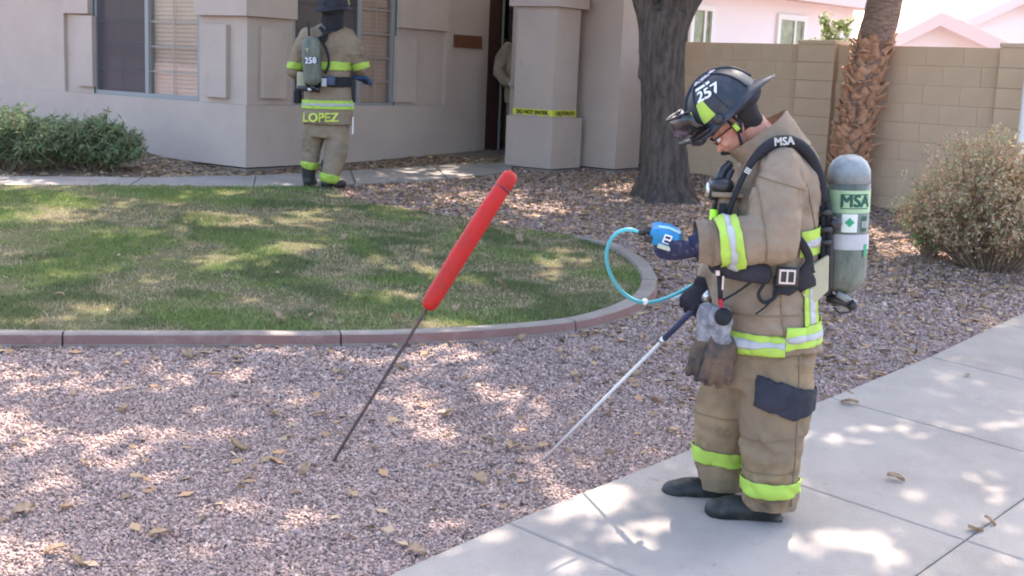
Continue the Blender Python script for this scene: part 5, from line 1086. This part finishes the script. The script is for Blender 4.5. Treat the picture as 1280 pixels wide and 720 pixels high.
band2(tor2, (370, 76), (445, 78), (370, 87), (445, 88), M_LIME)
sl1 = remesh(MB().chain(s1, [.085, .08, .075, .06], 14), .013, 5, F2); sl2 = remesh(MB().chain(s2, [.085, .085, .075, .06], 14), .013, 5, F2)
band2(sl1, (350, 76), (390, 80), (350, 84), (390, 88), M_LIME); band2(sl2, (430, 84), (470, 74), (430, 92), (470, 82), M_LIME)
l1m = remesh(MB().chain(lg1, [.115, .1, .085], 16), .013, 5, (.012, 5, 8, 31)); l2m = remesh(MB().chain(lg2, [.12, .115, .095], 16), .013, 5, (.012, 5, 8, 31))
band2(l1m, (370, 201), (402, 204), (370, 210), (402, 213), M_LIME); band2(l2m, (392, 212), (430, 220), (392, 222), (430, 231), M_LIME)
for (x, y, d, dx) in ((386, 214, .06, -.02), (410, 221, -.03, .06)):
    b = MB(); a = Q(x, y, d); a.z = max(.0, (Q(x, y+21, d)).z*.3); fd = (EX*.7+EY*.6).normalized() if dx > 0 else (EX*.1+EY*.95).normalized()
    b.chain([a+Vector((0, 0, .24)), a+Vector((0, 0, .08))], [.075, .065], 12); 
    for k, r in ((-.02, .055), (.06, .055), (.13, .052), (.17, .042)): b.ell(a+fd*k+Vector((0, 0, r*.95)), (r, r, r))
    bmx = remesh(b, .012, 3); add2('boot', bmx, M_BOOT)
# name on the coat tail
nz_ = Q(400, 149); 
def backtext(cx, cy, dd): 
    o = Q(cx, cy, dd); r = (Q(cx+10, cy, dd)-Q(cx-10, cy, dd)).normalized(); return lambda x, y, z: o+r*x+Vector((0, 0, 1))*y+EY*(.9*x*x)
sp_c = Matrix.Identity(3)
lp = MB(); 
add2('name_lettering', textmesh('LOPEZ', .118, backtext(400, 147.5, -.196), bold=.0035), mat('lime_letter', (.6, .68, .12), .6, .3), f2, False)
# head, hood, helmet
hb_ = Q(417, 16); body2 = MB(); Mh2 = orient(hb_, fd2, Vector((0, 0, 1))); hm = head_mesh(); body2.v = [tuple(Mh2@Vector(v)) for v in hm.v]; body2.f = hm.f; body2.m = hm.m
body2.loft([ringe(Q(x, y), a*.7, b*.7, 14, EX, EY) for x, y, a, b in ((413, 40, .2, .12), (409, 90, .2, .14), (409, 150, .2, .14))]); body2.tube([hb_-Vector((0, 0, .05)), Q(413, 45)], [.06, .08], 12)
body2.chain([s1[0], s1[2], Q(382, 100, .28)], [.05, .04, .03], 8); body2.chain([s2[0], s2[2], Q(448, 97, .24)], [.05, .04, .03], 8); body2.chain(lg1, [.08, .05, .045], 8); body2.chain(lg2, [.08, .05, .045], 8)
add2('body', remesh(body2, .009, 3), M_SKIN)
hd2 = MB(); hd2.ell(hb_+Vector((-.012, 0, 0)), (.115, .105, .115)); hd2.loft([ringe(hb_+Vector((-.02, 0, z)), a, a*.95, 16) for z, a in ((-.04, .115), (-.12, .115), (-.19, .125))]); add2('hood', remesh(hd2, .01, 4, (.006, 9, 9, 2)), M_BLACK)
sh2, dm2, put2 = helmet(f2, color=M_PAD, Mh=orient(hb_+Vector((.01, 0, .045)), Vector((1, 0, .04)), Vector((0, 0, 1)))@Matrix.Scale(1.16, 4))
# glove at right, held forward
h_ = hand(curl=(.5, .6, .4), r=.0145); h_.transform(orient(Q(446, 97, .05), (EX*.9+EY*.3), Vector((0, 0, 1)))@Matrix.Scale(1.15, 4)); add2('glove', h_, mat('blue_glove', (.035, .06, .13), .8, .2))
h_ = hand(curl=(.5, .6, .4), r=.0145); h_.transform(orient(Q(382, 100, .24), (EY*.9+EX*.2), Vector((0, 0, 1)))); add2('glove', h_, mat('blue_glove', (.035, .06, .13), .8, .2))
# air set on the back
c0, c1 = Q(389, 58, -.25), Q(391, 99, -.25); ax2 = (c0-c1).normalized(); L2 = (c0-c1).length; R_ = .088; e1 = (EX-ax2*EX.dot(ax2)).normalized(); e2 = ax2.cross(e1)
if e2.dot(EY) > 0: e2 = -e2
on2 = lambda R, u, a: c1+ax2*u+(e1*math.sin(a)+e2*math.cos(a))*R
m = MB(); prof = [(-.06, .02), (-.05, .05), (-.02, .076), (.02, R_), (L2+.02, R_), (L2+.06, R_-.012), (L2+.085, R_-.04), (L2+.095, .005)]; m.loft([[on2(r, u, 2*math.pi*k/28) for k in range(28)] for u, r in prof]); bm_ = bmesh.new(); me = m.mesh('air_cylinder'); bm_.from_mesh(me); bmesh.ops.recalc_face_normals(bm_, faces=bm_.faces[:]); bm_.to_mesh(me); bm_.free(); tk2 = add2('air_cylinder', me, M_TANK)
w2 = lambda u0, da=0., R=R_+.003: (lambda x, y, z: on2(R, u0+y, da+x/R))
uu = lambda py: (Q(390, py, -.25)-c1).dot(ax2)
add2('number_plate', gridpatch(.15, .062, w2(uu(76), 0, R_+.002), 10, 2), mat('plate_navy', (.05, .05, .12), .6, .3), tk2); add2('cylinder_number', textmesh('258', .078, w2(uu(76), 0, R_+.0045), bold=.002), M_WHITE, tk2, False)
add2('cylinder_marking', textmesh('Y', .06, w2(uu(63), -.3)), mat('pale_yellow', (.55, .55, .25), .6, .3), tk2, False)
v = MB(); v.tube([c1-ax2*.05, c1-ax2*.11], .02, 10); v.tube([Q(372, 110, -.22), Q(400, 112, -.22)], [.022, .03], 10); v.ell(Q(388, 113, -.27), (.022,)*3); add2('valve', v, M_BPLAS, tk2); v = MB(); v.ell(Q(387, 112, -.3), (.02,)*3); add2('valve_cap', v, M_STEEL, tk2)
v = MB(); v.tube(smoothpath([Q(386, 30, -.08), Q(386, 38, -.17), Q(387, 48, -.19)], 3), .032, 8, flat=.35, up=EX); v.tube(smoothpath([Q(428, 34, -.07), Q(415, 38, -.16), Q(398, 48, -.2)], 3), .026, 8, flat=.4); v.tube(smoothpath([Q(400, 48, -.2), Q(408, 62, -.2), Q(411, 80, -.2), Q(406, 92, -.2)], 4), .012, 8); v.tube(smoothpath([Q(400, 34, -.15), Q(408, 44, -.17), Q(404, 52, -.19)], 3), .02, 8); add2('shoulder_strap', v, M_BLACK)
bl2 = patch(tor2, [plq((370, 96), (445, 96), UPS), plq((370, 107), (445, 109), -UPS)], .02, .012); add2('waist_belt', bl2, M_BLACK)
v = MB(); v.box(Q(413, 101, -.2), (.09, .05, .09), Matrix.Rotation(-YAW2, 3, 'Z'), bev=.01); add2('regulator', v, mat('navy_plastic', (.04, .06, .12), .5, .4)); v = MB(); v.box(Q(405, 103, -.23), (.05, .03, .08), Matrix.Rotation(-YAW2, 3, 'Z'), bev=.006); add2('gauge', v, M_SILV)
v = MB(); v.box(Q(377, 101, -.12), (.09, .04, .17), Matrix.Rotation(-YAW2, 3, 'Z'), bev=.02); add2('hip_flap', v, M_FLAP)
v = MB(); v.box(Q(441, 157, -.05), (.012, .02, .17), Matrix.Rotation(-YAW2, 3, 'Z'), bev=.004); add2('white_strap', v, M_WTRIM)
v = MB(); v.box(Q(372, 121, -.0), (.07, .09, .13), Matrix.Rotation(-YAW2, 3, 'Z'), bev=.02); add2('belt_pouch', v, M_BLACK)
# third firefighter inside the doorway, mostly behind the column: same build, plain coat
pos3 = EO+aR*.43-uB*.10; pos3.z = zf; YAW3 = math.radians(-70)
t3 = thing('person', 'firefighter in tan coat inside the dark doorway, mostly hidden behind the porch column', 'person', pos3, YAW3)
m3 = MB(); m3.loft([ringe((0, 0, z), a, b, 20, sq=.9) for z, a, b in ((.72, .17, .24), (.9, .17, .24), (1.1, .165, .235), (1.3, .165, .24), (1.42, .14, .22), (1.49, .1, .14), (1.53, .08, .08))]); 
arm = lambda s: [Vector((0, s*.22, 1.4)), Vector((-.02, s*.30, 1.24)), Vector((.0, s*.33, 1.1)), Vector((.14, s*.29, 1.0)), Vector((.22, s*.26, .98))]
m3.chain(arm(1), [.09, .088, .08, .07, .062], 14); m3.chain(arm(-1), [.09, .088, .08, .07, .062], 14)
add3 = lambda name, me, m, p=t3, smooth=True: link(name, me.mesh(name) if isinstance(me, MB) else me, m, p, False, smooth)
add3('jacket', remesh(m3, .013, 5, (.012, 5, 9, 50)), M_TAN)
m3 = MB(); m3.loft([ringe((0, 0, z), .15, .2, 18) for z in (.85, .78, .7)][::-1]); 
for s in (1, -1): m3.chain([Vector((0, s*.1, .78)), Vector((.01, s*.11, .42)), Vector((0, s*.11, .14))], [.115, .105, .095], 14)
add3('trousers', remesh(m3, .013, 5, (.012, 5, 8, 60)), M_TAN)
for s in (1, -1):
    b = MB(); b.chain([Vector((0, s*.11, .2)), Vector((0, s*.11, .07))], [.07, .06], 12); b.ell((.09, s*.11, .045), (.11, .055, .045)); b.ell((0, s*.11, .045), (.06, .055, .045)); add3('boot', remesh(b, .011, 3), M_BOOT)
    h_ = hand(curl=(.5, .7, .5), r=.0145); h_.transform(orient((.24, s*.25, .98), (1, -s*.2, 0), (0, 0, 1))@Matrix.Scale(s, 4, Vector((0, 1, 0))));
    if s < 0: h_.flip_normals()
    add3('glove', h_, mat('pale_glove', (.4, .38, .35), .8, .2))
body3 = MB(); Mh3 = orient((.02, 0, 1.66), (1, 0, -.1), (0, 0, 1)); hm = head_mesh(); body3.v = [tuple(Mh3@Vector(v)) for v in hm.v]; body3.f = hm.f; body3.m = hm.m
body3.loft([ringe((0, 0, z), .1, .15, 14) for z in (.8, 1.2, 1.45)]); body3.chain(arm(1), [.05]*5, 8); body3.chain(arm(-1), [.05]*5, 8)
for s in (1, -1): body3.chain([Vector((0, s*.1, .85)), Vector((0, s*.11, .15))], [.07, .05], 8)
add3('body', remesh(body3, .009, 3), M_SKIN); helmet(t3, orient((.02, 0, 1.71), (1, 0, -.05), (0, 0, 1)))
